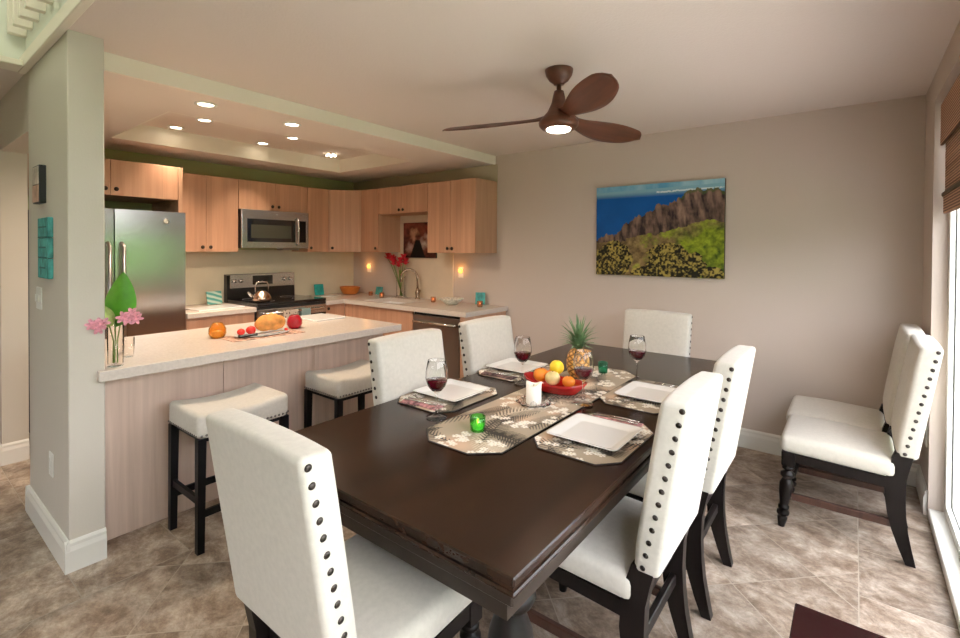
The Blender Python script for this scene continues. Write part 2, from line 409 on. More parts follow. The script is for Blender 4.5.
# outdoors
b = nb(); box(b, -14, 14, -16, 16, -.35, -.14); struct('ground', b, 'grass')
b = nb(); box(b, XW+.2, 2.6, -3, 6, -.14, -.03); struct('ground_patio', b, 'patio')
def hedge_bm(x0, x1, y0, y1, h):
    bm = nb(); bmesh.ops.create_cube(bm, size=1.)
    for v in bm.verts: v.co = Vector(((x0+x1)/2+v.co.x*(x1-x0), (y0+y1)/2+v.co.y*(y1-y0), -.14+(v.co.z+.5)*h))
    bmesh.ops.subdivide_edges(bm, edges=bm.edges[:], cuts=24, use_grid_fill=True)
    for v in bm.verts:
        n = noise.noise_vector(v.co*1.3)*.35+noise.noise_vector(v.co*4)*.12
        if v.co.z > 0: v.co += n
    return bm
o = obj('hedge', hedge_bm(7, 8.2, -9, 13, 2.3), 'hedge'); tag(o, 'clipped green garden hedge beyond the sliding glass door', 'hedge')
o = obj('hedge', hedge_bm(-8, 5, -10, -8.8, 2.2), 'hedge'); tag(o, 'green hedge behind the near window, mirrored in the fridge', 'hedge')
o = obj('hedge', hedge_bm(.8, 6.5, 7.2, 8.2, 2.1), 'hedge'); tag(o, 'green hedge at the far end of the patio outside', 'hedge')

# ------------------------------------------------------------------ dining chair (faces -x, origin under front legs)
W = .455
def ur(z): return .533+(z-.5)*.155      # rear line of the back
def smoothbox(x0, x1, y0, y1, z0, z1, bev, cuts=6):
    t = bmesh.new(); bmesh.ops.create_cube(t, size=1.)
    for v in t.verts: v.co = Vector(((x0+x1)/2+v.co.x*(x1-x0), (y0+y1)/2+v.co.y*(y1-y0), (z0+z1)/2+v.co.z*(z1-z0)))
    bmesh.ops.bevel(t, geom=t.edges[:], offset=bev, segments=4, affect='EDGES', profile=.5)
    sel = [e for e in t.edges if e.calc_length() > .12]
    bmesh.ops.subdivide_edges(t, edges=sel, cuts=cuts, use_grid_fill=True)
    return t
def make_chair(loc, rz, label):
    t = thing('dining_chair', label, 'chair', loc, rz, 'cream nailhead dining chairs')
    # backrest
    bm = smoothbox(0, .082, -W/2, W/2, .498, 1.032, .017, 8)
    for v in bm.verts:
        x, y, z = v.co
        crown = max(0, 1-(y/(W/2))**4)*max(0, 1-((z-.77)/.28)**4)
        if x < .03: x -= .014*crown
        if z > .95 and abs(y) < .2: z += .006*(1-(y/.2)**2)
        if z < .56 and x < .05: x += (.56-z)*.12
        v.co = (ur(z)-.082+x, y, z)
    back = obj('backrest', bm, 'linen', t, smooth=True)
    # seat cushion
    bm = smoothbox(-.012, .462, -W/2-.005, W/2+.005, .405, .492, .03, 8)
    for v in bm.verts:
        x, y, z = v.co
        if z > .45:
            z += .016*max(0, 1-(y/(W/2))**2)*max(0, 1-((x-.22)/.25)**2)
            z -= .012*max(0, (x-.2)/.26)
        if z < .44: z -= .014*max(0, x/.46)
        v.co = (x, y, z)
    obj('seat', bm, 'linen', t, smooth=True)
    # apron
    b = nb()
    prism(b, [(.05, .362), (.43, .342), (.43, .392), (.05, .408)], -W/2+.004, -W/2+.030, 'y')
    prism(b, [(.05, .362), (.43, .342), (.43, .392), (.05, .408)], W/2-.030, W/2-.004, 'y')
    box(b, .006, .032, -W/2+.05, W/2-.05, .362, .408); box(b, .43, .455, -W/2+.03, W/2-.03, .335, .40)
    obj('seat_frame', b, 'dark', t)
    for s in (-1, 1):
        b = nb(); c = s*(W/2-.027)
        box(b, -.004, .056, c-.03, c+.027, .335, .408, .003, 1)
        lathe(b, [(0, .336), (.016, .336), (.024, .325), (.024, .315), (.014, .309), (.014, .303), (.027, .292), (.027, .276), (.014, .264), (.018, .258), (.026, .235), (.024, .19), (.017, .13), (.015, .118), (.021, .112), (.021, .10), (.013, .095), (.024, .082), (.024, .068), (.013, .058), (.019, .050), (.019, .042), (.013, .004), (.013, 0), (0, 0)], (.027, c, 0), 16)
        for v in b.verts:
            if v.co.z < .334: q = 1.22; v.co.x = .027+(v.co.x-.027)*q-.03*(1-v.co.z/.336); v.co.y = c+(v.co.y-c)*q
        obj('front_leg', b, 'dark', t)
        b = nb(); c = s*(W/2-.023); zz = [0, .07, .15, .23, .31, .40, .47, .52]
        cen = [.512, .492, .472, .459, .453, .457, .472, .486]; hw = [.019, .024, .030, .035, .038, .037, .036, .035]
        poly = [(cen[i]-hw[i], zz[i]) for i in range(8)]+[(cen[i]+hw[i], zz[i]) for i in range(7, -1, -1)]
        prism(b, poly, c-.021, c+.021, 'y', bev=.003); obj('rear_leg', b, 'dark', t)
        b = nb(); c = s*(W/2-.027); box(b, .04, .452, c-.011, c+.011, .155, .19, .003, 1); obj('side_stretcher', b, 'stretch', t)
    b = nb(); box(b, .447, .469, -W/2+.04, W/2-.04, .235, .275, .003, 1); obj('rear_stretcher', b, 'dark', t)
    me = None
    for s in (-1, 1):
        for k in range(13):
            f = k/12; u = .594+(.486-.594)*f; z = 1.01+(.52-1.01)*f
            if me is None:
                b = nb(); lathe(b, [(0, .0048), (.0045, .0042), (.0080, .0022), (.0092, 0), (0, 0)], (0, 0, 0), 12)
                o = obj('nail_head', b, 'nail', back); me = o.data
            else:
                o = bpy.data.objects.new('nail_head', me); C.objects.link(o); o.parent = back
            o.location = (u, s*(W/2-.001), z); o.rotation_euler = (-s*PI/2, 0, 0)
    return t
GO = -.291
chair0 = make_chair((GO, 3.2125, 0), 0, 'cream nailhead chair at the right wall, the nearer of the side-by-side pair')
dup(chair0, (GO-.018, 3.683, 0), 0, 'farther of the cream chair pair at the right wall, next to the back wall')
dup(chair0, (GO-.683, 1.42+W/2, 0), 0, 'cream chair on the window side of the table, nearest to the table corner')
dup(chair0, (GO-.672, 2.05+W/2, 0), 0, 'cream chair on the window side of the table, the second one back')
dup(chair0, (-1.235, 1.485+W/2, 0), PI, 'cream chair on the kitchen side of the table, nearer one behind the near wine glass')
dup(chair0, (-1.245, 2.165+W/2, 0), PI, 'cream chair on the kitchen side of the table, farther one in front of the dishwasher')
dup(chair0, (-.888-W/2, 1.159, 0), -PI/2, 'large foreground cream chair at the near end of the table, seen from behind')
dup(chair0, (-1.105, 2.905, 0), PI/2, 'cream chair at the far end of the table in front of the painting wall')

# ------------------------------------------------------------------ bar stools
def make_stool(loc, label):
    t = thing('bar_stool', label, 'stool', loc, 0, 'cream saddle stools at the counter')
    hx, hy = .185, .235
    bm = smoothbox(-hx, hx, -hy, hy, .545, .655, .028, 8)
    for v in bm.verts:
        x, y, z = v.co
        if z > .6: z += .024*(y/hy)**2-.004
        v.co = (x, y, z)
    seat = obj('seat', bm, 'linen', t, smooth=True)
    leg = {}
    for sx in (-1, 1):
        for sy in (-1, 1):
            b = nb(); x, y = sx*(hx-.022), sy*(hy-.022)
            A = [(x-.019, y-.019, .55), (x+.019, y-.019, .55), (x+.019, y+.019, .55), (x-.019, y+.019, .55)]
            x2, y2 = x+sx*.002, y+sy*.006
            B = [(x2-.016, y2-.016, 0), (x2+.016, y2-.016, 0), (x2+.016, y2+.016, 0), (x2-.016, y2+.016, 0)]
            A = [b.verts.new(p) for p in A]; B = [b.verts.new(p) for p in B]; b.faces.new(A); b.faces.new(B[::-1])
            for i in range(4): b.faces.new((A[i], B[i], B[(i+1) % 4], A[(i+1) % 4]))
            obj('leg', b, 'blackwood', t)
    for sy in (-1, 1):
        b = nb(); box(b, -hx+.035, hx-.035, sy*(hy-.02)-.009, sy*(hy-.02)+.009, .225, .262, .002, 1); obj('stretcher', b, 'blackwood', t)
    for sx in (-1, 1):
        b = nb(); box(b, sx*(hx-.021)-.009, sx*(hx-.021)+.009, -hy+.035, hy-.035, .165, .20, .002, 1); obj('stretcher', b, 'blackwood', t)
    b = nb(); box(b, -hx+.03, hx-.03, -hy+.03, hy-.03, .525, .547); obj('seat_frame', b, 'blackwood', t)
    b = nb(); lathe(b, [(0, .004), (.004, .0034), (.0064, 0), (0, 0)], (0, 0, 0), 8); me = None
    pts = []
    for sy in (-1, 1):
        for k in range(17): pts.append((-hx+.018+(2*hx-.036)*k/16, sy*hy, 0, -sy*PI/2 if True else 0, 0))
    for sx in (-1, 1):
        for k in range(21): pts.append((sx*hx, -hy+.018+(2*hy-.036)*k/20, 0, 0, sx*PI/2))
    for i, (x, y, _, rx, ry) in enumerate(pts):
        if me is None: o = obj('nail_head', b, 'nails', seat); me = o.data
        else: o = bpy.data.objects.new('nail_head', me); C.objects.link(o); o.parent = seat
        o.location = (x, y, .566); o.rotation_euler = (rx, ry, 0)
    return t
M['blackwood'] = mat('black_painted_wood', (.007, .007, .009), .38, spec=.2)
st = make_stool((-2.63, 1.205, 0), 'cream saddle-seat counter stool nearer the white pillar')
dup(st, (-2.64, 1.995, 0), 0, 'cream saddle-seat counter stool farther along the peninsula, half behind a dining chair')

# ------------------------------------------------------------------ dining table
TX0, TX1, TY0, TY1, TZ = -1.70, -.567, .852, 3.37, .76
t = thing('dining_table', 'long dark espresso wooden dining table with turned legs, set for four', 'table', ((TX0+TX1)/2, (TY0+TY1)/2, 0))
hx, hy = (TX1-TX0)/2, (TY1-TY0)/2
b = nb(); box(b, -hx, hx, -hy, hy, TZ-.022, TZ, .0035, 1); box(b, -hx+.006, hx-.006, -hy+.006, hy-.006, TZ-.034, TZ-.022)
box(b, -hx-.002, hx+.002, -hy-.002, hy+.002, TZ-.044, TZ-.032, .004, 1)
o = obj('tabletop', b, 'table', t)
b = nb(); box(b, -hx+.012, hx-.012, -hy+.012, hy-.012, TZ-.078, TZ-.044, .004, 1); obj('top_moulding', b, 'tabledge', t)
b = nb(); i = .055
box(b, -hx+i, hx-i, -hy+i, -hy+i+.025, TZ-.15, TZ-.078); box(b, -hx+i, hx-i, hy-i-.025, hy-i, TZ-.15, TZ-.078)
box(b, -hx+i, -hx+i+.025, -hy+i+.025, hy-i-.025, TZ-.15, TZ-.078); box(b, hx-i-.025, hx-i, -hy+i+.025, hy-i-.025, TZ-.15, TZ-.078)
obj('apron', b, 'tabledge', t)
for sx in (-1, 1):
    for sy in (-1, 1):
        b = nb(); lx, ly = sx*(hx-.115), sy*(hy-.16)
        box(b, lx-.05, lx+.05, ly-.05, ly+.05, .61, TZ-.078, .003, 1)
        lathe(b, [(0, .612), (.045, .612), (.062, .60), (.064, .588), (.056, .572), (.036, .563), (.034, .553), (.042, .535), (.055, .50), (.062, .45), (.058, .38), (.044, .27), (.036, .20), (.036, .18), (.052, .17), (.055, .155), (.038, .14), (.038, .13), (.055, .115), (.058, .07), (.05, .02), (.045, 0), (0, 0)], (lx, ly, 0), 28)
        obj('leg', b, 'dark', t)

# printed cloth: painted per vertex ------------------------------------------------
def paint_cloth(w, l, res, seed):
    nx, ny = int(w/res)+1, int(l/res)+1
    xs = np.linspace(-w/2, w/2, nx); ys = np.linspace(-l/2, l/2, ny)
    Xg, Yg = np.meshgrid(xs, ys)
    rng = np.random.RandomState(seed)
    col = np.zeros((ny, nx, 3)); col[:] = (.36, .295, .22)
    # soft tan patches
    for _ in range(int(w*l*26)+3):
        cx, cy = rng.uniform(-w/2, w/2), rng.uniform(-l/2, l/2); r = rng.uniform(.03, .07)
        k = np.exp(-(((Xg-cx)**2+(Yg-cy)**2)/r**2))[..., None]*.8
        col = col*(1-k)+np.array((.58, .39, .27))*k
    def seg(ax_, ay, bx, by, r0, r1, c, a=1.):
        nonlocal col
        dx, dy = bx-ax_, by-ay; L2 = dx*dx+dy*dy
        t_ = np.clip(((Xg-ax_)*dx+(Yg-ay)*dy)/L2, 0, 1)
        d_ = np.hypot(Xg-ax_-t_*dx, Yg-ay-t_*dy); r = r0+(r1-r0)*t_
        m_ = d_ < r; col[m_] = np.array(c)*a+col[m_]*(1-a)
    for _ in range(int(w*l*62)+5):          # palm fronds
        cx, cy = rng.uniform(-w/2, w/2), rng.uniform(-l/2, l/2); a = rng.uniform(0, 2*PI); L = rng.uniform(.20, .32)
        dark = [(.016, .012, .009), (.03, .022, .015), (.60, .50, .38)][[0, 0, 1, 0, 2][rng.randint(5)]]
        bend = rng.uniform(-.8, .8); n = 17; px, py, pa = cx, cy, a
        for i in range(n):
            qx, qy = px+math.cos(pa)*L/n, py+math.sin(pa)*L/n; seg(px, py, qx, qy, .0022, .0022, dark)
            ll = .062*math.sin(PI*(i+1.5)/(n+2))+.01
            for s in (-1, 1):
                seg(qx, qy, qx+math.cos(pa+s*.85)*ll, qy+math.sin(pa+s*.85)*ll, .0036, .0014, dark)
            px, py = qx, qy; pa += bend/n
    for _ in range(int(w*l*52)+4):          # white flower clusters
        gx, gy = rng.uniform(-w/2, w/2), rng.uniform(-l/2, l/2)
        for _ in range(rng.randint(4, 8)):
            cx, cy = gx+rng.normal(0, .022), gy+rng.normal(0, .022); a0 = rng.uniform(0, 6.28)
            for k in range(5):
                a = a0+k*2*PI/5; seg(cx+math.cos(a)*.003, cy+math.sin(a)*.003, cx+math.cos(a)*.011, cy+math.sin(a)*.011, .0035, .005, (.80, .76, .69))
            seg(cx, cy, cx+.0005, cy, .0025, .0025, (.5, .34, .12))
    return xs, ys, col
def octa(w, l, cx, cy): return [(-w/2+cx, -l/2), (w/2-cx, -l/2), (w/2, -l/2+cy), (w/2, l/2-cy), (w/2-cx, l/2), (-w/2+cx, l/2), (-w/2, l/2-cy), (-w/2, -l/2+cy)]
def cloth(name, w, l, cx, cy, res, seed, loc, label, cat, group=None, h=.004, rz=0, wave=0.):
    xs, ys, col = paint_cloth(w, l, res, seed)
    verts, vc, idx = [], [], {}
    for j, y in enumerate(ys):
        for i, x in enumerate(xs):
            ox = (abs(x)-(w/2-cx))/cx; oy = (abs(y)-(l/2-cy))/cy
            if ox+oy > 1.03: continue
            idx[(i, j)] = len(verts); verts.append((x, y, h)); vc.append(col[j, i])
    faces = [(idx[(i, j)], idx[(i+1, j)], idx[(i+1, j+1)], idx[(i, j+1)]) for j in range(len(ys)-1) for i in range(len(xs)-1) if all(k in idx for k in ((i, j), (i+1, j), (i+1, j+1), (i, j+1)))]
    nf = len(faces); base = len(verts)
    P = octa(w+.006, l+.006, cx, cy); n = 8
    verts += [(x, y, 0) for x, y in P]+[(x, y, h-.0005) for x, y in P]; vc += [(0, 0, 0)]*16
    faces += [tuple(base+i for i in range(n))[::-1], tuple(base+n+i for i in range(n))]+[(base+i, base+(i+1) % n, base+n+(i+1) % n, base+n+i) for i in range(n)]
    me = bpy.data.meshes.new(name); me.from_pydata(verts, [], faces); me.materials.append(M['cloth']); me.materials.append(M['backing'])
    for k, p in enumerate(me.polygons): p.material_index = 0 if k < nf else 1
    ca = me.color_attributes.new('Col', 'FLOAT_COLOR', 'POINT'); ca.data.foreach_set('color', np.c_[np.array(vc), np.ones(len(vc))].astype(np.float32).ravel())
    o = bpy.data.objects.new(name, me); C.objects.link(o); o.location = loc; o.rotation_euler = (0, 0, rz)
    tag(o, label, cat, group); return o
TT = TZ+.0005
cloth('table_runner', .36, 1.45, .09, .08, .0026, 3, (-1.135, 2.0, TT), 'long patterned runner with palm fronds and white blossoms down the middle of the table', 'table runner')
mh = .004
mats = [(-1.535, 1.735, 'patterned placemat on the kitchen side, under the nearer square plate'), (-1.55, 2.355, 'patterned placemat on the kitchen side, under the farther square plate'),
        (-.77, 1.70, 'patterned placemat on the window side, under the nearer square plate'), (-.785, 2.32, 'patterned placemat on the window side, under the farther square plate')]
pm = cloth('placemat', .335, .46, .06, .07, .0024, 11, (mats[0][0], mats[0][1], TT), mats[0][2], 'placemat', 'palm print placemats')
for x, y, l in mats[1:]:
    o = pm.copy(); C.objects.link(o); o.location = (x, y, TT); o['label'] = l
    if x > -1: o.rotation_euler = (0, 0, PI)
# plates
def make_plate(loc, label):
    b = nb(); prof = [(.092, .0), (.096, .0), (.134, .018), (.138, .020), (.138, .022), (.134, .022), (.108, .0115), (.098, .008), (.0, .008)]
    rings = []
    def rr(h, n=7, rad=.02):
        pts = []
        for q, (sx, sy) in enumerate(((1, 1), (-1, 1), (-1, -1), (1, -1))):
            for k in range(n):
                a = q*PI/2+k/(n-1)*PI/2; pts.append((sx*(h-rad)+rad*math.cos(a), sy*(h-rad)+rad*math.sin(a)))
        return pts
    for h, z in prof[:-1]: rings.append([b.verts.new((x, y, z)) for x, y in rr(h, rad=min(.018, h*.5))])
    for A, B in zip(rings, rings[1:]):
        n = len(A)
        for k in range(n): f = b.faces.new((A[k], A[(k+1) % n], B[(k+1) % n], B[k])); f.smooth = True
    b.faces.new(rings[0]); b.faces.new(rings[-1])
    o = obj('dinner_plate', b, 'porcelain'); o.location = loc
    return tag(o, label, 'plate', 'square white plates')
PZ = TT+mh+.0005
pl = make_plate((-1.537, 1.757, PZ), 'square white plate behind the nearest wine glass, kitchen side')
for x, y, l in ((-1.57, 2.375, 'square white plate behind the second wine glass, far kitchen side'), (-.766, 1.695, 'square white plate nearest the camera on the window side'), (-.765, 2.33, 'square white plate at the far place setting on the window side')):
    o = pl.copy(); C.objects.link(o); o.location = (x, y, PZ); o['label'] = l
# napkins and cutlery
def napkin_bm(seed):
    rng = random.Random(seed); b = nb(); n = 12; m_ = 5; g = []
    for i in range(n):
        row = []
        for j in range(m_):
            x = (i/(n-1)-.5)*.20; y = (j/(m_-1)-.5)*(.045+.025*abs(i/(n-1)-.5)*2)
            z = .004+.008*math.sin(PI*j/(m_-1))*(.6+.4*rng.random())
            row.append(b.verts.new((x, y, z)))
        g.append(row)
    for i in range(n-1):
        for j in range(m_-1): f = b.faces.new((g[i][j], g[i+1][j], g[i+1][j+1], g[i][j+1])); f.smooth = True
    bot = bmesh.ops.extrude_face_region(b, geom=b.faces[:])
    for v in bot['geom']:
        if isinstance(v, bmesh.types.BMVert): v.co.z = .0005
    return b
M['napkin'] = mat('pink_floral_napkin', (.42, .20, .20), .8, var=.9, vscale=45)
M['napkind'] = mat('dark_floral_napkin', (.10, .06, .06), .8, var=1.5, vscale=45)
def setting(x, y, rz, lab, seed, m):
    o = obj('napkin', napkin_bm(seed), m); o.location = (x, y, PZ); o.rotation_euler = (0, 0, rz)
    tag(o, 'folded floral napkin '+lab, 'napkin', 'floral napkins')
    for k, kind in enumerate(('fork', 'knife')):
        b = nb(); dy = -.012+.024*k
        tube(b, [(-.09, dy, .0145), (-.02, dy, .0175), (.03, dy, .0175)], [.0042, .0035, .0022], 8)
        if kind == 'fork':
            box(b, .028, .055, dy-.009, dy+.009, .0165, .0185, .0007, 1)
            for q in range(4): box(b, .054, .088, dy-.009+q*.0052, dy-.0066+q*.0052, .0165, .0185)
        else: prism(b, [(.028, dy-.004), (.10, dy-.006), (.108, dy+.002), (.1, dy+.006), (.028, dy+.005)], .0168, .0186)
        o = obj(kind, b, 'chrome'); o.location = (x, y, PZ); o.rotation_euler = (0, 0, rz)
        tag(o, 'steel '+kind+' lying on the napkin '+lab, kind, kind+'s on napkins')
setting(-1.53, 1.545, .1, 'beside the near kitchen-side plate', 1, 'napkin')
setting(-1.55, 2.165, .05, 'beside the far kitchen-side plate', 2, 'napkind')
setting(-.76, 1.885, PI+.05, 'beside the near window-side plate', 3, 'napkin')
setting(-.78, 2.51, PI, 'beside the far window-side plate', 4, 'napkind')
# wine glasses
def make_glass(loc, label):
    t = thing('wine_glass', label, 'wine glass', loc, 0, 'wine glasses with red wine')
    b = nb()
    outer = [(0, 0), (.036, 0), (.036, .002), (.02, .005), (.006, .012), (.0038, .03), (.0036, .07), (.005, .085), (.018, .095), (.032, .112), (.0385, .135), (.0375, .165), (.031, .20), (.0305, .201)]
    inner = [(.0295, .2), (.0362, .165), (.0372, .135), (.0307, .113), (.017, .0965), (0, .092)]
    outer = [(x*1.22, z*1.2) for x, z in outer]; inner = [(x*1.22, z*1.2) for x, z in inner]
    lathe(b, outer+inner, seg=32); obj('glass_body', b, 'glass', t)
    b = nb(); lathe(b, [(x*1.22, z*1.2) for x, z in [(0, .0925), (.0168, .0972), (.0303, .1135), (.0362, .131), (.0360, .1325), (0, .1325)]], seg=32); obj('wine', b, 'wine', t)
    return t
g0 = make_glass((-1.377, 1.476, TT), 'glass of red wine nearest the camera, by the near kitchen-side plate')
dup(g0, (-1.375, 2.135, TT+.005), 0, 'glass of red wine between the red fruit bowl and the far kitchen-side plate')
dup(g0, (-.928, 2.585, TT), 0, 'glass of red wine behind the far window-side plate, against the wall')
dup(g0, (-.972, 2.02, TT+.005), 0, 'glass of red wine in front of the pineapple')
# candle, dish, votives
RZ = TT+.0045
b = nb()
lathe(b, [(0, .0), (.055, .0), (.075, .006), (.08, .012), (.076, .011), (.054, .004), (0, .004)], seg=10, fx=lambda r, a, z: r*(1+.06*math.cos(5*a)))
for k in range(10):
    a = k*2*PI/10+.2; r = .062+.012*(k % 2); sphere(b, (r*math.cos(a), r*math.sin(a), .016), .013, 6)
o = obj('candle_dish', b, 'glass'); o.location = (-1.145, 1.875, RZ); tag(o, 'clear crystal dish of glass pebbles around the white candle', 'dish')
t = thing('pillar_candle', 'white pillar candle with wavy melted rim in the middle of the runner', 'candle', (-1.145, 1.872, RZ+.0045))
b = nb(); n = 28
lathe(b, [(0, 0), (.034, 0), (.035, .004), (.035, .09), (.031, .092), (.029, .08), (0, .076)], seg=n)
for v in b.verts:
    if v.co.z > .06 and math.hypot(v.co.x, v.co.y) > .02: v.co.z += .008*math.sin(math.atan2(v.co.y, v.co.x)*2+.7)
obj('wax', b, 'wax', t)
b = nb(); tube(b, [(0, 0, .075), (.001, 0, .086)], .0012, 6); obj('wick', b, 'blackm', t)
def votive(name, loc, label, m, r, h, group, glow=None, cat='candle holder', flame=True):
    t = thing(name, label, cat, loc, 0, group)
    b = nb(); lathe(b, [(0, 0), (r*.82, 0), (r*.9, h*.05), (r, h*.5), (r, h), (r*.92, h), (r*.9, h*.5), (r*.8, h*.12), (0, h*.1)], seg=16, fx=lambda q, a, z: q*(1+.03*math.cos(8*a))); obj('holder', b, m, t)
    b = nb(); lathe(b, [(0, h*.14), (r*.7, h*.14), (r*.7, h*.4), (0, h*.4)], seg=14); obj('tealight', b, 'wax', t)
    if flame:
        b = nb(); lathe(b, [(0, 0), (.0035, .004), (.0045, .008), (.002, .015), (0, .02)], (0, 0, h*.42), 10); obj('flame', b, 'flame', t)
    return t
votive('votive_candle', (-1.143, 1.458, RZ), 'bright green glass votive candle at the near end of the runner', 'greenglass', .030, .058, 'green glass votives')
votive('votive_candle', (-1.13, 2.60, RZ), 'dark green glass votive candle to the right of the pineapple', 'teal_glass', .028, .062, 'green glass votives', flame=False)
# fruit bowl (boat shaped) ---------------------------------------------------
t = thing('fruit_bowl', 'long red enamel boat-shaped bowl holding citrus and apple', 'bowl', (-1.165, 2.10, RZ), R(0))
b = nb(); n = 40
def ring(rx, ry, z, lift):
    return [b.verts.new((rx*math.cos(2*PI*k/n), ry*math.sin(2*PI*k/n), z+lift*abs(math.cos(2*PI*k/n))**3)) for k in range(n)]
rs = [ring(.10, .045, 0, 0), ring(.125, .062, .01, 0), ring(.155, .082, .04, .006), ring(.172, .092, .056, .012), ring(.168, .088, .056, .012), ring(.148, .076, .04, .006), ring(.118, .056, .014, 0), ring(.05, .02, .010, 0)]
for A, B in zip(rs, rs[1:]):
    for k in range(n): f = b.faces.new((A[k], A[(k+1) % n], B[(k+1) % n], B[k])); f.smooth = True
b.faces.new(rs[0]); b.faces.new(rs[-1]); obj('bowl_body', b, 'redenamel', t)
for nm, m, lab, p, r in (('orange', 'orangep', 'orange at the left end of the red bowl', (-1.245, 2.105, .058), .039), ('lemon', 'lemonp', 'yellow lemon on top of the fruit in the red bowl', (-1.175, 2.14, .100), .036), ('apple', 'applep', 'pale yellow-pink apple in the middle of the red bowl', (-1.168, 2.085, .058), .038), ('orange', 'orangep', 'small orange tangerine at the right end of the red bowl', (-1.085, 2.095, .052), .031), ('orange', 'orangep', 'orange behind the apple under the lemon in the red bowl', (-1.205, 2.145, .058), .028)):
    t = thing(nm, lab, nm, (p[0], p[1], RZ+p[2]-r+.012), 0, 'fruit in the red bowl' if nm == 'orange' else None)
    b = nb()
    def ff(q, nm=nm):
        s = 1-.06*max(0, q.z)**6; q = q.copy(); q.x *= s; q.y *= s
        q.z *= (.92 if nm != 'lemon' else 1.0)*(1-.12*math.exp(-((q.x**2+q.y**2)*9)))
        return q
    sphere(b, (0, 0, r), r, 22, fn=ff); obj('fruit_body', b, m, t)
    b = nb(); tube(b, [(0, 0, r*1.74), (.001, .001, r*1.74+.008)], [.0022, .0016], 6); obj('stem', b, 'stemb', t)
# pineapple ------------------------------------------------------------------
t = thing('pineapple', 'ripe pineapple with spiky green crown standing behind the fruit bowl', 'pineapple', (-1.195, 2.42, RZ))
b = nb(); nu, nv = 72, 40; rings_ = []
for j in range(nv+1):
    th = PI*(.06+.88*j/nv); z = .08-.08*math.cos(th); r0 = .062*math.sin(th)**.62; rg = []
    for k in range(nu):
        a = 2*PI*k/nu; A = (a*8/(2*PI)+j/nv*5.5) % 1; B = (a*8/(2*PI)-j/nv*5.5) % 1
        d = min(abs(A-.5), 1) + min(abs(B-.5), 1); r = r0+.0055*(1-d)
        rg.append(b.verts.new((r*math.cos(a), r*math.sin(a), z)))
    rings_.append(rg)
for A, B in zip(rings_, rings_[1:]):
    for k in range(nu):
        f = b.faces.new((A[k], A[(k+1) % nu], B[(k+1) % nu], B[k])); f.smooth = True
b.faces.new(rings_[0]); b.faces.new(rings_[-1])
def pine_mat():
    m, nt, bs = nmat('pineapple_skin_cells'); L = nt.links.new
    tc = nd(nt, 'ShaderNodeTexCoord'); s = nd(nt, 'ShaderNodeSeparateXYZ'); L(tc.outputs['Object'], s.inputs[0])
    at = nd(nt, 'ShaderNodeMath', operation='ARCTAN2'); L(s.outputs[1], at.inputs[0]); L(s.outputs[0], at.inputs[1])
    def comb(sg):
        a = nd(nt, 'ShaderNodeMath', operation='MULTIPLY'); a.inputs[1].default_value = 8/(2*PI); L(at.outputs[0], a.inputs[0])
        z = nd(nt, 'ShaderNodeMath', operation='MULTIPLY'); z.inputs[1].default_value = sg*5.5/.15; L(s.outputs[2], z.inputs[0])
        q = nd(nt, 'ShaderNodeMath', operation='ADD'); L(a.outputs[0], q.inputs[0]); L(z.outputs[0], q.inputs[1])
        f = nd(nt, 'ShaderNodeMath', operation='FRACT'); L(q.outputs[0], f.inputs[0])
        g = nd(nt, 'ShaderNodeMath', operation='PINGPONG'); g.inputs[1].default_value = .5; L(f.outputs[0], g.inputs[0]); return g.outputs[0]
    mn = nd(nt, 'ShaderNodeMath', operation='MINIMUM'); L(comb(1), mn.inputs[0]); L(comb(-1), mn.inputs[1])
    r = nd(nt, 'ShaderNodeValToRGB'); e = r.color_ramp.elements; e[0].position = .03; e[0].color = (.10, .055, .02, 1); e[1].position = .32; e[1].color = (.80, .38, .06, 1)
    k = e.new(.15); k.color = (.52, .22, .04, 1); k = e.new(.44); k.color = (.75, .55, .28, 1)
    L(mn.outputs[0], r.inputs[0]); L(r.outputs[0], bs.inputs['Base Color']); bs.inputs['Roughness'].default_value = .5
    return m
obj('fruit_body', b, pine_mat(), t)
b = nb(); rng = random.Random(5)
for k in range(58):
    a = k*2.399; f = k/57; L = .085+.085*f**.5*(1-.15*rng.random()); tilt = 1.35*(1-f)**.7+.16; w0 = .0115*(1.1-.4*f); z0 = .155+.035*f
    pts = []
    for i in range(7):
        s = i/6; ang = tilt*(.35+1.0*s) if f < .6 else tilt*(.6+.7*s)
        if i == 0: p = Vector((.012*math.cos(a)*(1-f), .012*math.sin(a)*(1-f), z0))
        else: p = pts[-1][0]+Vector((math.sin(ang)*math.cos(a), math.sin(ang)*math.sin(a), math.cos(ang)))*L/6
        pts.append((p, w0*(1-s)**.7+.0006))
    sd = Vector((-math.sin(a), math.cos(a), 0)); up = Vector((math.cos(a)*.3, math.sin(a)*.3, -.3))
    prev = None
    for p, w_ in pts:
        row = [b.verts.new(p-sd*w_), b.verts.new(p+up*w_*.8), b.verts.new(p+sd*w_)]
        if prev:
            for q in range(2): fc = b.faces.new((prev[q], prev[q+1], row[q+1], row[q])); fc.smooth = True
        prev = row
obj('crown', b, 'pineg', t)

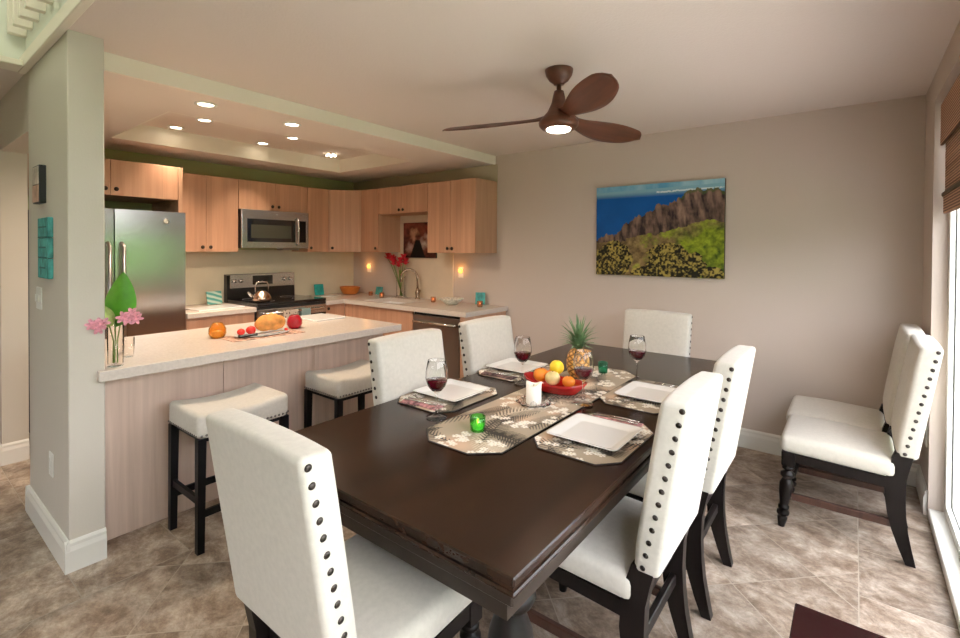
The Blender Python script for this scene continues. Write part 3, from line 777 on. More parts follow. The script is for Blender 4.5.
# ------------------------------------------------------------------ kitchen
CZ, CT = .89, .045
YF, XF = 3.37, -4.59        # counter fronts
def knob(parent, p, d):     # d: 'x' or 'y' direction normal
    b = nb(); prof = [(0, .024), (.012, .023), (.0175, .017), (.015, .011), (.006, .008), (.006, 0), (0, 0)]
    if d == 'x': lathe(b, prof, p, 14, axis='x')
    elif d == 'y': lathe(b, [(r, -z) for r, z in prof], p, 14, axis='y')
    else:
        lathe(b, prof, (0, 0, 0), 14, axis='x')
        for v in b.verts: v.co = Matrix.Rotation(-PI/4, 4, 'Z') @ v.co + Vector(p)
    return obj('knob', b, 'knob', parent)
def cabinet_x(label, x0, x1, y0, y1, z0, z1, doors, kz, group, knobs=None, cat='cabinet', toe=False):
    """cabinet against the range wall: doors facing +x"""
    t = thing('wall_cabinet' if z0 > 1 else 'base_cabinet', label, cat, ((x0+x1)/2, (y0+y1)/2, z0), 0, group); o = Vector(t.location)
    b = nb(); box(b, x0-o.x, x1-.02-o.x, y0-o.y, y1-o.y, (.1 if toe else 0), z1-z0)
    if toe: box(b, x0-o.x, x1-.08-o.x, y0-o.y, y1-o.y, 0, .1)
    obj('carcass', b, 'cabside', t)
    n = doors; w = (y1-y0)/n
    for k in range(n):
        a, c = y0+w*k+.0015, y0+w*(k+1)-.0015
        b = nb(); box(b, x1-.02-o.x, x1-o.x, a-o.y, c-o.y, (.1 if toe else 0), z1-z0, .0015, 1); d = obj('door', b, 'cab', t)
        side = knobs[k] if knobs else (1 if (n == 2 and k == 0) else -1)
        ky = (c-.035 if side > 0 else a+.035)-o.y
        if side: knob(d, (x1-o.x, ky, kz-z0), 'x')
    return t
ZB, ZT = 1.43, 2.17
XC = -4.964
UP = 'maple upper cabinets'
# over the fridge (deep) with side panel
t = cabinet_x('deep maple cabinet above the refrigerator', XR+.006, -4.686, .70+.03, 1.70, 1.885, ZT, 2, 1.935, UP, knobs=[1, -1])
b = nb(); box(b, XR+.006, -4.68, 1.702, 1.736, 0.0, ZT); o = obj('side_panel', b, 'cabside'); o.parent = t; o.location = -Vector(t.location)
cabinet_x('tall maple upper cabinet between fridge and microwave', XR+.006, XC, 1.738, 2.355, ZB, ZT, 2, 1.475, UP)
cabinet_x('short maple upper cabinet over the microwave', XR+.006, XC, 2.358, 3.142, 1.872, ZT, 2, 1.915, UP)
cabinet_x('narrow maple upper cabinet right of the microwave', XR+.006, XC, 3.145, 3.425, ZB, ZT, 1, 1.475, UP, knobs=[-1])
# diagonal corner cabinet
YC = 3.69
t = thing('wall_cabinet', 'diagonal maple corner cabinet where the kitchen walls meet', 'cabinet', (-5.1, 3.85, ZB), 0, UP)
b = nb(); P = [(XR+.006, 3.428), (XC-.014, 3.428), (-4.702, YC+.014), (-4.702, YW-.002), (XR+.006, YW-.002)]
prism(b, [(x+5.1, y-3.85) for x, y in P], 0, ZT-ZB); obj('carcass', b, 'cabside', t)
b = nb(); P = [(XC-.012, 3.430), (XC, 3.428), (-4.700, YC), (-4.704, YC+.012)]
prism(b, [(x+5.1, y-3.85) for x, y in P], 0, ZT-ZB, bev=.001); d = obj('door', b, 'cab', t); knob(d, (XC+.03+5.1, 3.428+.03-3.85, .045), 'd')
def cabinet_y(label, x0, x1, y0, y1, z0, z1, doors, kz, group, knobs=None, toe=False, ch=None):
    t = thing('wall_cabinet' if z0 > 1 else 'base_cabinet', label, 'cabinet', ((x0+x1)/2, (y0+y1)/2, z0), 0, group); o = Vector(t.location)
    b = nb(); box(b, x0-o.x, x1-o.x, y0+.02-o.y, y1-o.y, (.1 if toe else 0), ch or z1-z0)
    if toe: box(b, x0-o.x, x1-o.x, y0+.08-o.y, y1-o.y, 0, .1)
    obj('carcass', b, 'cabside', t); w = (x1-x0)/doors
    for k in range(doors):
        a, c = x0+w*k+.0015, x0+w*(k+1)-.0015
        b = nb(); box(b, a-o.x, c-o.x, y0-o.y, y0+.02-o.y, (.1 if toe else 0), z1-z0, .0015, 1); d = obj('door', b, 'cab', t)
        side = knobs[k] if knobs else (1 if (doors == 2 and k == 0) else -1)
        if side: knob(d, ((c-.03 if side > 0 else a+.03)-o.x, y0-o.y, kz-z0), 'y')
    return t
cabinet_y('maple upper cabinet left of the picture niche', -4.698, -4.386, YC, YW-.002, ZB, ZT, 1, 1.475, UP, knobs=[1])
cabinet_y('short maple cabinet bridging over the picture niche', -4.384, -3.589, YC, YW-.008, 1.869, ZT, 2, 1.905, UP)
cabinet_y('maple upper cabinet right of the niche, last before the dining wall', -3.587, -2.935, YC, YW-.002, ZB, ZT, 2, 1.475, UP)
# backsplashes
b = nb(); box(b, XR+.006, XR+.012, 1.738, YW, CZ, ZB+.02); struct('trim_4', b, 'splash')
b = nb(); box(b, XR+.012, -4.43, YW-.006, YW, CZ, ZB); struct('trim_5', b, 'wall')
b = nb(); box(b, -4.43, -3.53, YW-.010, YW, CZ, 1.869); struct('trim_6', b, 'splash2')
# base cabinets
BG = 'maple base cabinets'
cabinet_x('maple base cabinet between fridge and range', XR+.012, XF-.03, 1.74, 2.35, 0, CZ-CT, 1, .78, BG, knobs=[0], toe=True)
cabinet_x('small maple base cabinet right of the range', XR+.012, XF-.03, 3.142, YF+.03, 0, CZ-CT, 1, .80, BG, knobs=[-1], toe=True)
cabinet_y('wide maple sink base cabinet left of the dishwasher', XF-.028, -3.505, YF+.03, YW-.012, 0, CZ-CT, 1, .8, BG, knobs=[0], toe=True, ch=.68)
b = nb(); box(b, -2.872, -2.815, YF+.02, YW-.001, 0, CZ-CT); o = obj('end_panel', b, 'cabside'); tag(o, 'maple end panel closing the counter right of the dishwasher', 'panel')
# counters
b = nb(); box(b, XR+.012, XF, 1.738, 2.355, CZ-CT, CZ, .003, 1); o = obj('countertop', b, 'quartz'); tag(o, 'pale quartz countertop between fridge and range', 'countertop')
sx0, sx1, sy0, sy1 = -4.36, -3.78, 3.46, 3.86
b = nb(); z0, z1 = CZ-CT, CZ
box(b, XR+.012, XF, 3.14, YF, z0, z1); box(b, XR+.012, sx0, YF, YW-.012, z0, z1); box(b, sx1, -2.787, YF, YW-.001-.011, z0, z1); box(b, sx0, sx1, YF, sy0, z0, z1); box(b, sx0, sx1, sy1, YW-.012, z0, z1)
o = obj('countertop', b, 'quartz'); tag(o, 'pale quartz L-shaped countertop running from the range to the dining wall', 'countertop')
b = nb(); zb = .70
box(b, sx0, sx1, sy0, sy1, zb, zb+.01); box(b, sx0-.008, sx0, sy0, sy1, zb, CZ-CT); box(b, sx1, sx1+.008, sy0, sy1, zb, CZ-CT); box(b, sx0, sx1, sy0-.008, sy0, zb, CZ-CT); box(b, sx0, sx1, sy1, sy1+.008, zb, CZ-CT)
o = obj('sink', b, 'porcelain'); tag(o, 'white undermount kitchen sink in front of the faucet', 'sink')
# faucet
t = thing('faucet', 'bronze-tinted gooseneck kitchen faucet behind the sink', 'faucet', (-3.99, 3.945, CZ))
b = nb(); lathe(b, [(0, 0), (.028, 0), (.028, .008), (.02, .02), (.024, .05), (.026, .08), (.018, .11), (.013, .13), (0, .13)], seg=18)
pts = [(0, 0, .12)]+[(0, 0, .26)]+[(-.01-.055*(1-math.cos(a)), -.07*(1-math.cos(a)), .26+.085*math.sin(a)) for a in [PI*k/9 for k in range(1, 10)]]+[(-.12, -.14, .235), (-.12, -.14, .20)]
tube(b, pts, [.012]*(len(pts)-2)+[.014, .017], 12); obj('spout', b, 'steelb', t)
b = nb(); tube(b, [(.02, 0, .075), (.045, -.01, .085), (.07, -.03, .11)], [.014, .011, .007], 10); obj('handle', b, 'steelb', t)
# peninsula
t = thing('kitchen_peninsula', 'breakfast bar body clad in pale oak under the white counter', 'cabinet', (-3.28, 1.6, 0))
b = nb(); box(b, -3.62+3.28, -2.95+3.28, PY1+.003-1.6, 2.50-1.6, 0, CZ-.05); obj('body', b, 'cabside', t)
b = nb()
for y0, y1 in ((.703, 1.302), (1.305, 1.905), (1.908, 2.50)): box(b, -2.95+3.28, -2.93+3.28, y0-1.6, y1-1.6, 0, CZ-.05, .001, 1)
obj('front_panel', b, 'panel', t)
b = nb(); box(b, -3.62+3.28, -2.93+3.28, 2.50-1.6, 2.518-1.6, 0, CZ-.05); obj('end_panel', b, 'panel', t)
b = nb(); prism(b, [(-3.70, PY1+.002), (PX+.003, PY1+.002), (PX+.003, .668), (-2.745, .668), (-2.745, 2.545), (-3.70, 2.545)], CZ-.05, CZ, bev=.003)
o = obj('countertop', b, 'quartz'); tag(o, 'white quartz breakfast-bar top starting at the pillar', 'countertop')
# fridge ----------------------------------------------------------------------
FX, FY0, FY1, FZ = -4.505, .786, 1.699, 1.765
t = thing('refrigerator', 'stainless side-by-side refrigerator left of the range', 'refrigerator', (-4.87, 1.243, 0)); o = Vector(t.location)
b = nb(); box(b, XR+.03-o.x, FX-.06-o.x, FY0-o.y, FY1-o.y, .02, FZ-.01, .004, 1); obj('body', b, 'blackm', t)
gap = 1.197
def door_bm(y0, y1):
    t_ = nb(); n = 10; A = []
    for k in range(n+1):
        f = k/n; y = y0+(y1-y0)*f; bul = .007*(1-(2*f-1)**2)
        A.append((FX-.02+bul-o.x, y-o.y))
    poly = A+[(FX-.058-o.x, y1-o.y), (FX-.058-o.x, y0-o.y)]
    prism(t_, poly, .06, FZ); return t_
d1 = obj('freezer_door', door_bm(FY0, gap-.004), 'steel', t, smooth=True); d2 = obj('fridge_door', door_bm(gap+.004, FY1), 'steel', t, smooth=True)
for d_, y in ((d1, gap-.045), (d2, gap+.045)):
    b = nb(); tube(b, [(FX-.01-o.x, y-o.y, 1.50), (FX+.042-o.x, y-o.y, 1.47), (FX+.042-o.x, y-o.y, .62), (FX-.01-o.x, y-o.y, .59)], .015, 10); obj('handle', b, 'steeld', d_)
b = nb(); lathe(b, [(0, .003), (.021, .003), (.022, 0)], (0, 0, 0), 24, axis='x'); bd = obj('badge', b, 'steeld', d2); bd.location = (FX-.012-o.x, 1.55-o.y, 1.685)
b = nb(); pts = [(.0035, .014*math.cos(a), .014*math.sin(a)) for a in [R(50+290*k/18) for k in range(19)]]; tube(b, pts, .0022, 6)
tube(b, [(.0035, .013, -.002), (.0035, .003, -.002)], .0022, 6); o2 = obj('badge_letter', b, 'plastic', d2); o2.location = bd.location
# range -----------------------------------------------------------------------
RY0, RY1, RX = 2.36, 3.135, -4.60
t = thing('range', 'stainless electric range with black glass top between the counters', 'stove', (-4.93, (RY0+RY1)/2, 0)); o = Vector(t.location); cy = o.y
b = nb(); box(b, XR+.02-o.x, RX-.02-o.x, RY0-cy, RY1-cy, .02, .895); obj('body', b, 'blackm', t)
b = nb(); box(b, XR+.09-o.x, RX+.015-o.x, RY0+.002-cy, RY1-.002-cy, .895, .925, .006, 2); obj('cooktop', b, 'bglass', t)
for (x, y, r) in ((-.12, -.2, .1), (-.12, .2, .08), (.16, -.2, .08), (.16, .2, .1)):
    b = nb(); lathe(b, [(r, 0), (r, .0008), (r-.004, .0008), (r-.004, 0)], (x, y, .9252), 32); obj('burner_ring', b, 'steeld', t)
b = nb(); prism(b, [(XR+.02-o.x, .89), (XR+.095-o.x, .89), (XR+.085-o.x, 1.175), (XR+.02-o.x, 1.185)], RY0-cy, RY1-cy, 'y'); obj('backguard', b, 'black', t)
b = nb(); box(b, XR+.084-o.x, XR+.094-o.x, RY0+.03-cy, RY1-.002-cy, 1.035, 1.185, .003, 1); cp = obj('control_panel', b, 'steel', t)
b = nb(); box(b, XR+.093-o.x, XR+.097-o.x, -.115, .115, 1.065, 1.165, .002, 1); obj('display', b, 'bglass', cp)
for y in (-.315, -.245, .255, .325):
    b = nb(); lathe(b, [(0, .025), (.019, .024), (.021, 0), (0, 0)], (XR+.094-o.x, y, 1.115), 18, axis='x'); obj('knob', b, 'chrome', cp)
b = nb(); box(b, RX-.02-o.x, RX+.01-o.x, RY0+.004-cy, RY1-.004-cy, .865, .893); obj('vent_trim', b, 'blackm', t)
b = nb(); box(b, RX-.02-o.x, RX+.02-o.x, RY0+.004-cy, RY1-.004-cy, .775, .862, .003, 1); dr = obj('oven_door', b, 'steel', t)
b = nb(); box(b, RX-.02-o.x, RX+.018-o.x, RY0+.004-cy, RY1-.004-cy, .25, .30, .003, 1); obj('lower_rail', b, 'steel', dr)
b = nb(); box(b, RX-.018-o.x, RX+.017-o.x, RY0+.006-cy, RY1-.006-cy, .302, .773); obj('oven_window', b, 'bglass', dr)
b = nb(); tube(b, [(RX+.02-o.x, -.33, .825), (RX+.065-o.x, -.32, .825), (RX+.065-o.x, .32, .825), (RX+.02-o.x, .33, .825)], .012, 10); obj('handle', b, 'chrome', dr)
b = nb(); box(b, RX-.02-o.x, RX+.015-o.x, RY0+.004-cy, RY1-.004-cy, .06, .245, .003, 1); obj('storage_drawer', b, 'steel', t)
def towel(y0, y1, zlow, m, label):
    b = nb(); x = RX+.065
    pts = [(x-.017, zlow+.06), (x-.0165, .825), (x-.010, .838), (x, .842), (x+.010, .838), (x+.0165, .825), (x+.019, zlow)]
    n = 8
    rows = []
    for px, pz in pts:
        rows.append([b.verts.new((px+(.003*math.sin(k*2.1) if pz < .8 else 0), y0+(y1-y0)*k/n, pz)) for k in range(n+1)])
    for A, B in zip(rows, rows[1:]):
        for k in range(n): f = b.faces.new((A[k], A[k+1], B[k+1], B[k])); f.smooth = True
    r = bmesh.ops.solidify(b, geom=b.faces[:], thickness=.002)
    o_ = obj('dish_towel', b, m); tag(o_, label, 'towel', 'towels on the oven handle'); return o_
def towel_mat():
    m, nt, bs = nmat('spotted_towel'); tc = nd(nt, 'ShaderNodeTexCoord'); v = nd(nt, 'ShaderNodeTexVoronoi'); v.inputs['Scale'].default_value = 42
    nt.links.new(tc.outputs['Object'], v.inputs['Vector']); r = nd(nt, 'ShaderNodeValToRGB'); e = r.color_ramp.elements
    e[0].position = .30; e[0].color = (.10, .06, .05, 1); e[1].position = .38; e[1].color = (.66, .56, .48, 1)
    nt.links.new(v.outputs['Distance'], r.inputs[0]); nt.links.new(r.outputs[0], bs.inputs['Base Color']); bs.inputs['Roughness'].default_value = .9; return m
M['spotted'] = towel_mat()
towel(2.60, 2.76, .50, 'spotted', 'cream towel with dark spots hanging on the oven handle')
towel(2.80, 2.90, .52, 'tealtowel', 'grey-teal towel hanging on the oven handle beside the spotted one')
# kettle
t = thing('kettle', 'polished steel tea kettle with arched handle on the range', 'kettle', (-4.72, 2.475, .9265))
b = nb(); lathe(b, [(0, 0), (.075, 0), (.088, .02), (.088, .045), (.07, .08), (.045, .098), (.043, .104), (.02, .112), (0, .113)], seg=28); obj('body', b, 'brass', t)
b = nb(); tube(b, [(0, -.07, .045), (0, -.115, .075), (0, -.14, .105)], [.022, .014, .010], 12); obj('spout', b, 'chrome', t)
b = nb(); sphere(b, (0, 0, .122), .012, 12); obj('lid_knob', b, 'black', t)
b = nb(); tube(b, [(0, .065, .085), (0, .068, .17), (0, .05, .195), (0, 0, .20), (0, -.05, .195), (0, -.068, .17), (0, -.065, .085)], [.005, .006, .009, .010, .009, .006, .005], 10); obj('handle', b, 'chrome', t)
# microwave -------------------------------------------------------------------
MX, MY0, MY1, MZ0, MZ1 = -4.905, 2.362, 3.118, 1.468, 1.868
t = thing('microwave', 'stainless over-the-range microwave with black window', 'microwave', (-5.1, 2.74, MZ0)); o = Vector(t.location)
b = nb(); box(b, XR+.013-o.x, MX-.02-o.x, MY0-o.y, MY1-o.y, 0, .40); obj('body', b, 'blackm', t)
b = nb(); box(b, MX-.02-o.x, MX-o.x, MY0-o.y, MY1-o.y, .0, .40, .004, 2); f_ = obj('face', b, 'steel', t)
b = nb(); box(b, MX-.002-o.x, MX+.003-o.x, MY0+.055-o.y, MY1-.165-o.y, .065, .305, .002, 1); d_ = obj('door_window', b, 'bglass', f_)
b = nb(); box(b, MX+.003-o.x, MX+.0045-o.x, MY0+.095-o.y, MY1-.215-o.y, .105, .245); o2 = obj('window_screen', b, 'mwin', f_)
b = nb(); box(b, MX-.002-o.x, MX+.003-o.x, MY1-.130-o.y, MY1-.035-o.y, .065, .305, .002, 1); obj('keypad', b, 'black', f_)
b = nb(); y = MY1-.148-o.y; tube(b, [(MX-o.x, y, .33), (MX+.03-o.x, y, .32), (MX+.04-o.x, y, .185), (MX+.03-o.x, y, .05), (MX-o.x, y, .04)], .011, 10); obj('handle', b, 'chrome', f_)
b = nb(); lathe(b, [(0, .002), (.009, .002), (.01, 0)], (MX-o.x, .0, .355), 16, axis='x'); obj('badge', b, 'chrome', f_)
b = nb(); box(b, -.05, .08, .13, .33, -.022, -.001, .003, 1); obj('task_light', b, 'steeld', t)
# dishwasher
t = thing('dishwasher', 'stainless dishwasher under the right end of the sink counter', 'dishwasher', (-3.19, 3.7, 0)); o = Vector(t.location)
b = nb(); box(b, -3.498-o.x, -2.878-o.x, YF+.05-o.y, YW-.03-o.y, .0, CZ-CT-.004); obj('body', b, 'blackm', t)
b = nb(); box(b, -3.492-o.x, -2.882-o.x, YF+.02-o.y, YF+.05-o.y, .10, CZ-CT-.03, .005, 2); d_ = obj('door', b, 'steeld', t)
b = nb(); y = YF+.02-o.y; tube(b, [(-3.46-o.x, y, .755), (-3.45-o.x, y-.04, .755), (-2.92-o.x, y-.04, .755), (-2.91-o.x, y, .755)], .012, 10); obj('handle', b, 'chrome', d_)

# ---- counter objects
def small_mesh(name, bm, m, loc, label, cat, group=None, rz=0, rx=0, **k):
    o = obj(name, bm, m, **k); o.location = loc; o.rotation_euler = (rx, 0, rz); return tag(o, label, cat, group)
b = nb(); lathe(b, [(0, 0), (.04, 0), (.052, .03), (.05, .06), (.034, .088), (.026, .096), (.024, .096), (.03, .086), (.045, .06), (.047, .03), (.036, .006), (0, .006)], seg=24)
tv = thing('glass_candle_jar', 'round amber glass jar candle on the breakfast bar', 'candle holder', (-3.22, 1.395, CZ+.001), 0, 'round glass jars on the bar')
obj('jar', b, 'amber', tv); b = nb(); lathe(b, [(0, .007), (.034, .007), (.034, .04), (0, .04)], seg=18); obj('wax_fill', b, 'wax', tv)
tv = thing('glass_candle_jar', 'round ruby red glass jar candle on the breakfast bar beside the bread', 'candle holder', (-3.19, 1.915, CZ+.001), 0, 'round glass jars on the bar')
b = nb(); lathe(b, [(0, 0), (.04, 0), (.054, .03), (.052, .06), (.036, .088), (.028, .096), (.025, .096), (.032, .086), (.047, .06), (.049, .03), (.036, .006), (0, .006)], seg=24, fx=lambda r, a, z: r*(1+.02*math.cos(12*a))); obj('jar', b, 'ruby', tv)
b = nb(); lathe(b, [(0, .007), (.034, .007), (.034, .04), (0, .04)], seg=18); obj('wax_fill', b, 'wax', tv)
# bread platter
px, py, pr_ = -3.10, 1.63, R(88)
b = nb(); lathe(b, [(0, .0), (.075, 0), (.10, .006), (.104, .010), (.10, .0105), (.073, .005), (0, .005)], seg=32)
for v in b.verts: v.co.x *= 1.75
o = small_mesh('platter', b, 'porcelain', (px, py, CZ+.0045), 'oval white platter with bread and tomatoes on the breakfast bar', 'platter', rz=pr_)
cloth_floral = mat('red_floral_cloth', (.55, .30, .22), .8, var=1.0, vscale=30)
b = nb(); n = 14; g = []
box(b, -.24, .24, -.11, .11, 0, .0035, .001, 1)
small_mesh('floral_cloth', b, cloth_floral, (px+.01, py, CZ+.0005), 'red and cream floral cloth under the bread platter', 'cloth', rz=pr_)
b = nb()
sphere(b, (0, 0, .055), 1., 28, sc=(.105, .055, .062), fn=lambda p: Vector((p.x, p.y*(1-.1*p.x), max(p.z, -.72)*(1+.06*math.sin(p.x*9)))))
small_mesh('bread_loaf', b, 'bread', (px-.01, py+.06, CZ+.017), 'golden crusty bread loaf on the oval platter', 'bread', rz=pr_)
def tomato(x, y, l, r=.026):
    t = thing('tomato', l, 'tomato', (x, y, CZ+.0125), 0, 'tomatoes on the platter'); b = nb(); sphere(b, (0, 0, r*.85), r, 18, sc=(1, 1, .85)); obj('fruit_body', b, 'tomato', t)
    b = nb(); tube(b, [(0, 0, r*1.66), (.001, 0, r*1.7+.006)], .0018, 6); obj('stem', b, 'stem', t)
tomato(px-.02, py-.068, 'red tomato against the end of the bread loaf', .031); tomato(px-.035, py-.125, 'red tomato at the far left of the platter', .024); tomato(px+.03, py+.17-.02, 'small red tomato at the right rim of the platter', .012)
t = thing('bread_knife', 'black-handled bread knife lying along the platter edge', 'knife', (px+.07, py, CZ+.013), pr_)
b = nb(); box(b, -.19, -.07, -.011, .011, 0, .018, .005, 2); obj('handle', b, 'black', t)
b = nb(); prism(b, [(-.075, -.009), (.13, -.004), (.15, .006), (.13, .012), (-.075, .012)], .007, .0095); obj('blade', b, 'chrome', t)
# boards
b = nb(); box(b, -.17, .17, -.14, .14, 0, .012, .004, 2)
small_mesh('cutting_board', b, 'porcelain', (-3.50, 2.32, CZ+.0005), 'white rectangular cutting board at the far end of the breakfast bar', 'cutting board', 'white boards')
b = nb(); box(b, -.13, .13, -.22, .22, 0, .01, .003, 2)
small_mesh('cutting_board', b, 'porcelain', (-4.82, 2.07, CZ+.0005), 'thin white board on the counter between fridge and range', 'cutting board', 'white boards', rz=.1)
b = nb(); box(b, -.08, .08, -.11, .11, 0, .008, .003, 2)
small_mesh('cutting_board', b, 'porcelain', (-5.02, 3.50, CZ+.0005), 'small white board on the corner counter by the teal card', 'cutting board', 'white boards', rz=.5)
# teal cards / tiles
def stripe_mat():
    m, nt, bs = nmat('teal_striped_glass'); tc = nd(nt, 'ShaderNodeTexCoord'); mp = nd(nt, 'ShaderNodeMapping'); mp.inputs['Rotation'].default_value = (.35, 0, 0)
    w = nd(nt, 'ShaderNodeTexWave', wave_type='BANDS', bands_direction='Z'); w.inputs['Scale'].default_value = 7.; w.inputs['Distortion'].default_value = 1.5
    nt.links.new(tc.outputs['Object'], mp.inputs[0]); nt.links.new(mp.outputs[0], w.inputs[0]); r = nd(nt, 'ShaderNodeValToRGB'); e = r.color_ramp.elements
    e[0].position = .3; e[0].color = (.08, .27, .24, 1); e[1].position = .7; e[1].color = (.38, .50, .42, 1)
    nt.links.new(w.outputs['Fac'], r.inputs[0]); nt.links.new(r.outputs[0], bs.inputs['Base Color']); bs.inputs['Roughness'].default_value = .2; return m
M['stripe'] = stripe_mat()
def card(loc, w, h, rz, m, label, lean=-.2, axisx=True):
    t = thing('display_tile', label, 'tile', loc, rz, 'teal tiles on small easels')
    b = nb(); box(b, -.006, .006, -w/2, w/2, 0, h, .002, 1); o_ = obj('tile', b, m, t); o_.rotation_euler = (0, lean, 0); o_.location = (0, 0, .004)
    b = nb(); tube(b, [(.03, 0, .003), (-.008, 0, .004), (-.06, 0, .003)], .003, 6); tube(b, [(-.06, 0, .003), (-.022, 0, .075)], .003, 6); obj('easel', b, 'chrome', t)
card((-5.11, 2.19, CZ+.0005), .15, .135, .05, 'stripe', 'striped teal and white tile leaning beside the range, left counter')
card((-5.20, 3.46, CZ+.0005), .125, .135, 0, 'teal', 'plain bright teal tile on the counter right of the range')
card((-4.70, 3.965, CZ+.0005), .12, .10, -PI/2, 'tealwood', 'small blue-teal striped tile standing left of the flower vase')
card((-3.08, 3.955, CZ+.0005), .10, .125, -PI/2+.5, 'tealwood', 'blue-teal striped tile at the right end of the sink counter')
# bowls
b = nb(); lathe(b, [(0, 0), (.09, 0), (.115, .02), (.145, .085), (.147, .095), (.138, .095), (.11, .03), (.085, .012), (0, .012)], seg=32)
for v in b.verts: v.co.y *= .8
small_mesh('serving_bowl', b, 'terracotta', (-5.08, 3.82, CZ+.0005), 'wide orange wooden bowl in the corner of the counter', 'bowl')
M['wbowl'] = mat('speckled_white_bowl', (.66, .64, .55), .35, var=.35, vscale=60)
b = nb(); lathe(b, [(0, 0), (.05, 0), (.07, .012), (.125, .058), (.128, .064), (.12, .064), (.066, .02), (0, .012)], seg=32, fx=lambda r, a, z: r*(1+(.02*math.cos(10*a) if z > .03 else 0)))
t = thing('patterned_bowl', 'speckled white bowl between two glowing votives on the sink counter', 'bowl', (-3.33, 3.79, CZ+.0005)); obj('bowl_body', b, 'wbowl', t)
b = nb(); tube(b, [(-.12, 0, .05), (-.15, 0, .04), (-.18, .0, .043)], [.006, .005, .009], 8); obj('handle', b, 'wbowl', t)
VG = 'small glowing votives on the sink counter'
votive('tealight_holder', (-4.72, 3.86, CZ+.0005), 'dim copper votive at the left of the sink counter', 'copperglow', .026, .052, VG, flame=False)
votive('tealight_holder', (-4.40, 3.76, CZ+.0005), 'lit copper votive just left of the flower vase', 'copperglow', .027, .062, VG)
votive('tealight_holder', (-3.62, 3.82, CZ+.0005), 'lit copper votive right of the faucet', 'copperglow', .026, .058, VG)
votive('tealight_holder', (-2.96, 3.80, CZ+.0005), 'lit copper votive in front of the rightmost teal tile', 'copperglow', .028, .06, VG)
# night lights on outlets
for x, z, l in ((-4.97, 1.225, 'glowing orange night light on the wall left of the flowers'), (-3.42, 1.215, 'glowing orange night light on the wall near the dining end of the counter')):
    t = thing('outlet_night_light', l, 'night light', (x, YW-(.008 if x < -4 else 0.0), z-.06), 0, 'orange night lights')
    b = nb(); box(b, -.036, .036, -.006, 0, -.0, .118, .003, 1); obj('outlet_plate', b, 'plastic', t)
    b = nb(); lathe(b, [(0, -.028), (.018, -.026), (.027, -.018), (.03, -.0065), (0, -.0065)], (0, 0, .075), 18, axis='y'); obj('lamp_shell', b, 'nightlight', t)
# flower vase on sink counter
def blossom(bm, c, r, n=6, tilt=.5, mi=0, rng=random):
    c = Vector(c)
    for k in range(n):
        a = 2*PI*k/n+rng.random()*.3; d = Vector((math.cos(a), math.sin(a), tilt)); s = Vector((-math.sin(a), math.cos(a), 0))
        p = [c, c+d*r*.45+s*r*.28, c+d*r*.9+s*r*.2, c+d*r*1.08+Vector((0, 0, -.12*r)), c+d*r*.9-s*r*.2, c+d*r*.45-s*r*.28]
        vs = [bm.verts.new(q) for q in p]; m_ = bm.verts.new(c+d*r*.55-Vector((0, 0, .08*r)))
        for i in range(6):
            f = bm.faces.new((m_, vs[i], vs[(i+1) % 6])); f.smooth = True; f.material_index = mi
t = thing('flower_vase', 'tall clear vase of red ginger flowers beside the faucet', 'vase', (-4.27, 3.94, CZ+.0005))
b = nb(); lathe(b, [(0, 0), (.044, 0), (.05, .004), (.052, .22), (.058, .25), (.055, .25), (.048, .22), (.046, .012), (0, .01)], seg=24); obj('glass_body', b, 'vaseglass', t)
rng = random.Random(3)
heads = [(-.20, -.02, .45), (-.15, .02, .41), (-.07, -.05, .38), (.0, -.03, .36), (.05, -.05, .40), (.085, 0, .39), (.03, .02, .44), (-.11, -.04, .43)]
for h in heads:
    b = nb(); bx, by = -h[0]*.15, -h[1]*.2
    tube(b, [(bx, by, .02), (h[0]*.2, h[1]*.3, .18), (h[0]*.75, h[1]*.8, h[2]-.06), h], .004, 6); obj('stem', b, 'stem', t)
    b = nb(); blossom(b, h, .05, 8, .8, 0, rng); blossom(b, (h[0], h[1], h[2]+.012), .042, 7, 1.7, 0, rng); obj('flower', b, 'redfl', t)
b = nb()
for a, L in ((.6, .11), (2.2, .13), (4., .1), (5.2, .1)):
    p0 = Vector((.0, 0, .24)); d = Vector((math.cos(a)*.5, math.sin(a)*.3, .8)); s = Vector((-math.sin(a), math.cos(a), 0)); prev = None
    for i in range(6):
        f = i/5; w_ = .02*math.sin(PI*min(1, f*.95+.05)); p = p0+d*L*1.3*f+Vector((0, 0, -.04*f*f)); row = (b.verts.new(p-s*w_), b.verts.new(p+s*w_))
        if prev: b.faces.new((prev[0], prev[1], row[1], row[0])).smooth = True
        prev = row
obj('leaves', b, 'leafp', t)
# vase on the peninsula by the pillar
t = thing('bud_vase', 'slim clear vase with a big green leaf and pink orchids by the white pillar', 'vase', (-2.83, .752, CZ+.0005))
b = nb(); lathe(b, [(0, 0), (.031, 0), (.033, .004), (.034, .215), (.0325, .215), (.031, .012), (0, .01)], seg=24); obj('glass_body', b, 'vaseglass', t)
def leafmesh(p0, dirv, side, L, w0, curl=0., bend=0.):
    b = nb(); p0 = Vector(p0); d = Vector(dirv).normalized(); s = Vector(side).normalized(); n = d.cross(s); prev = None; N = 12
    for i in range(N+1):
        f = i/N; w_ = w0*(math.sin(PI*min(1, f**.72)))**.8 if f < 1 else 0.0; w_ = max(w_, .0008); c = p0+d*L*f+n*bend*f*f
        row = [b.verts.new(c-s*w_+n*curl*w_), b.verts.new(c-s*w_*.5+n*curl*w_*.25), b.verts.new(c-n*.001), b.verts.new(c+s*w_*.5+n*curl*w_*.25), b.verts.new(c+s*w_+n*curl*w_)]
        if prev:
            for q in range(4): b.faces.new((prev[q], prev[q+1], row[q+1], row[q])).smooth = True
        prev = row
    return b
cam_r = Vector((.789, .615, 0)); cam_f = Vector((-.615, .789, 0))
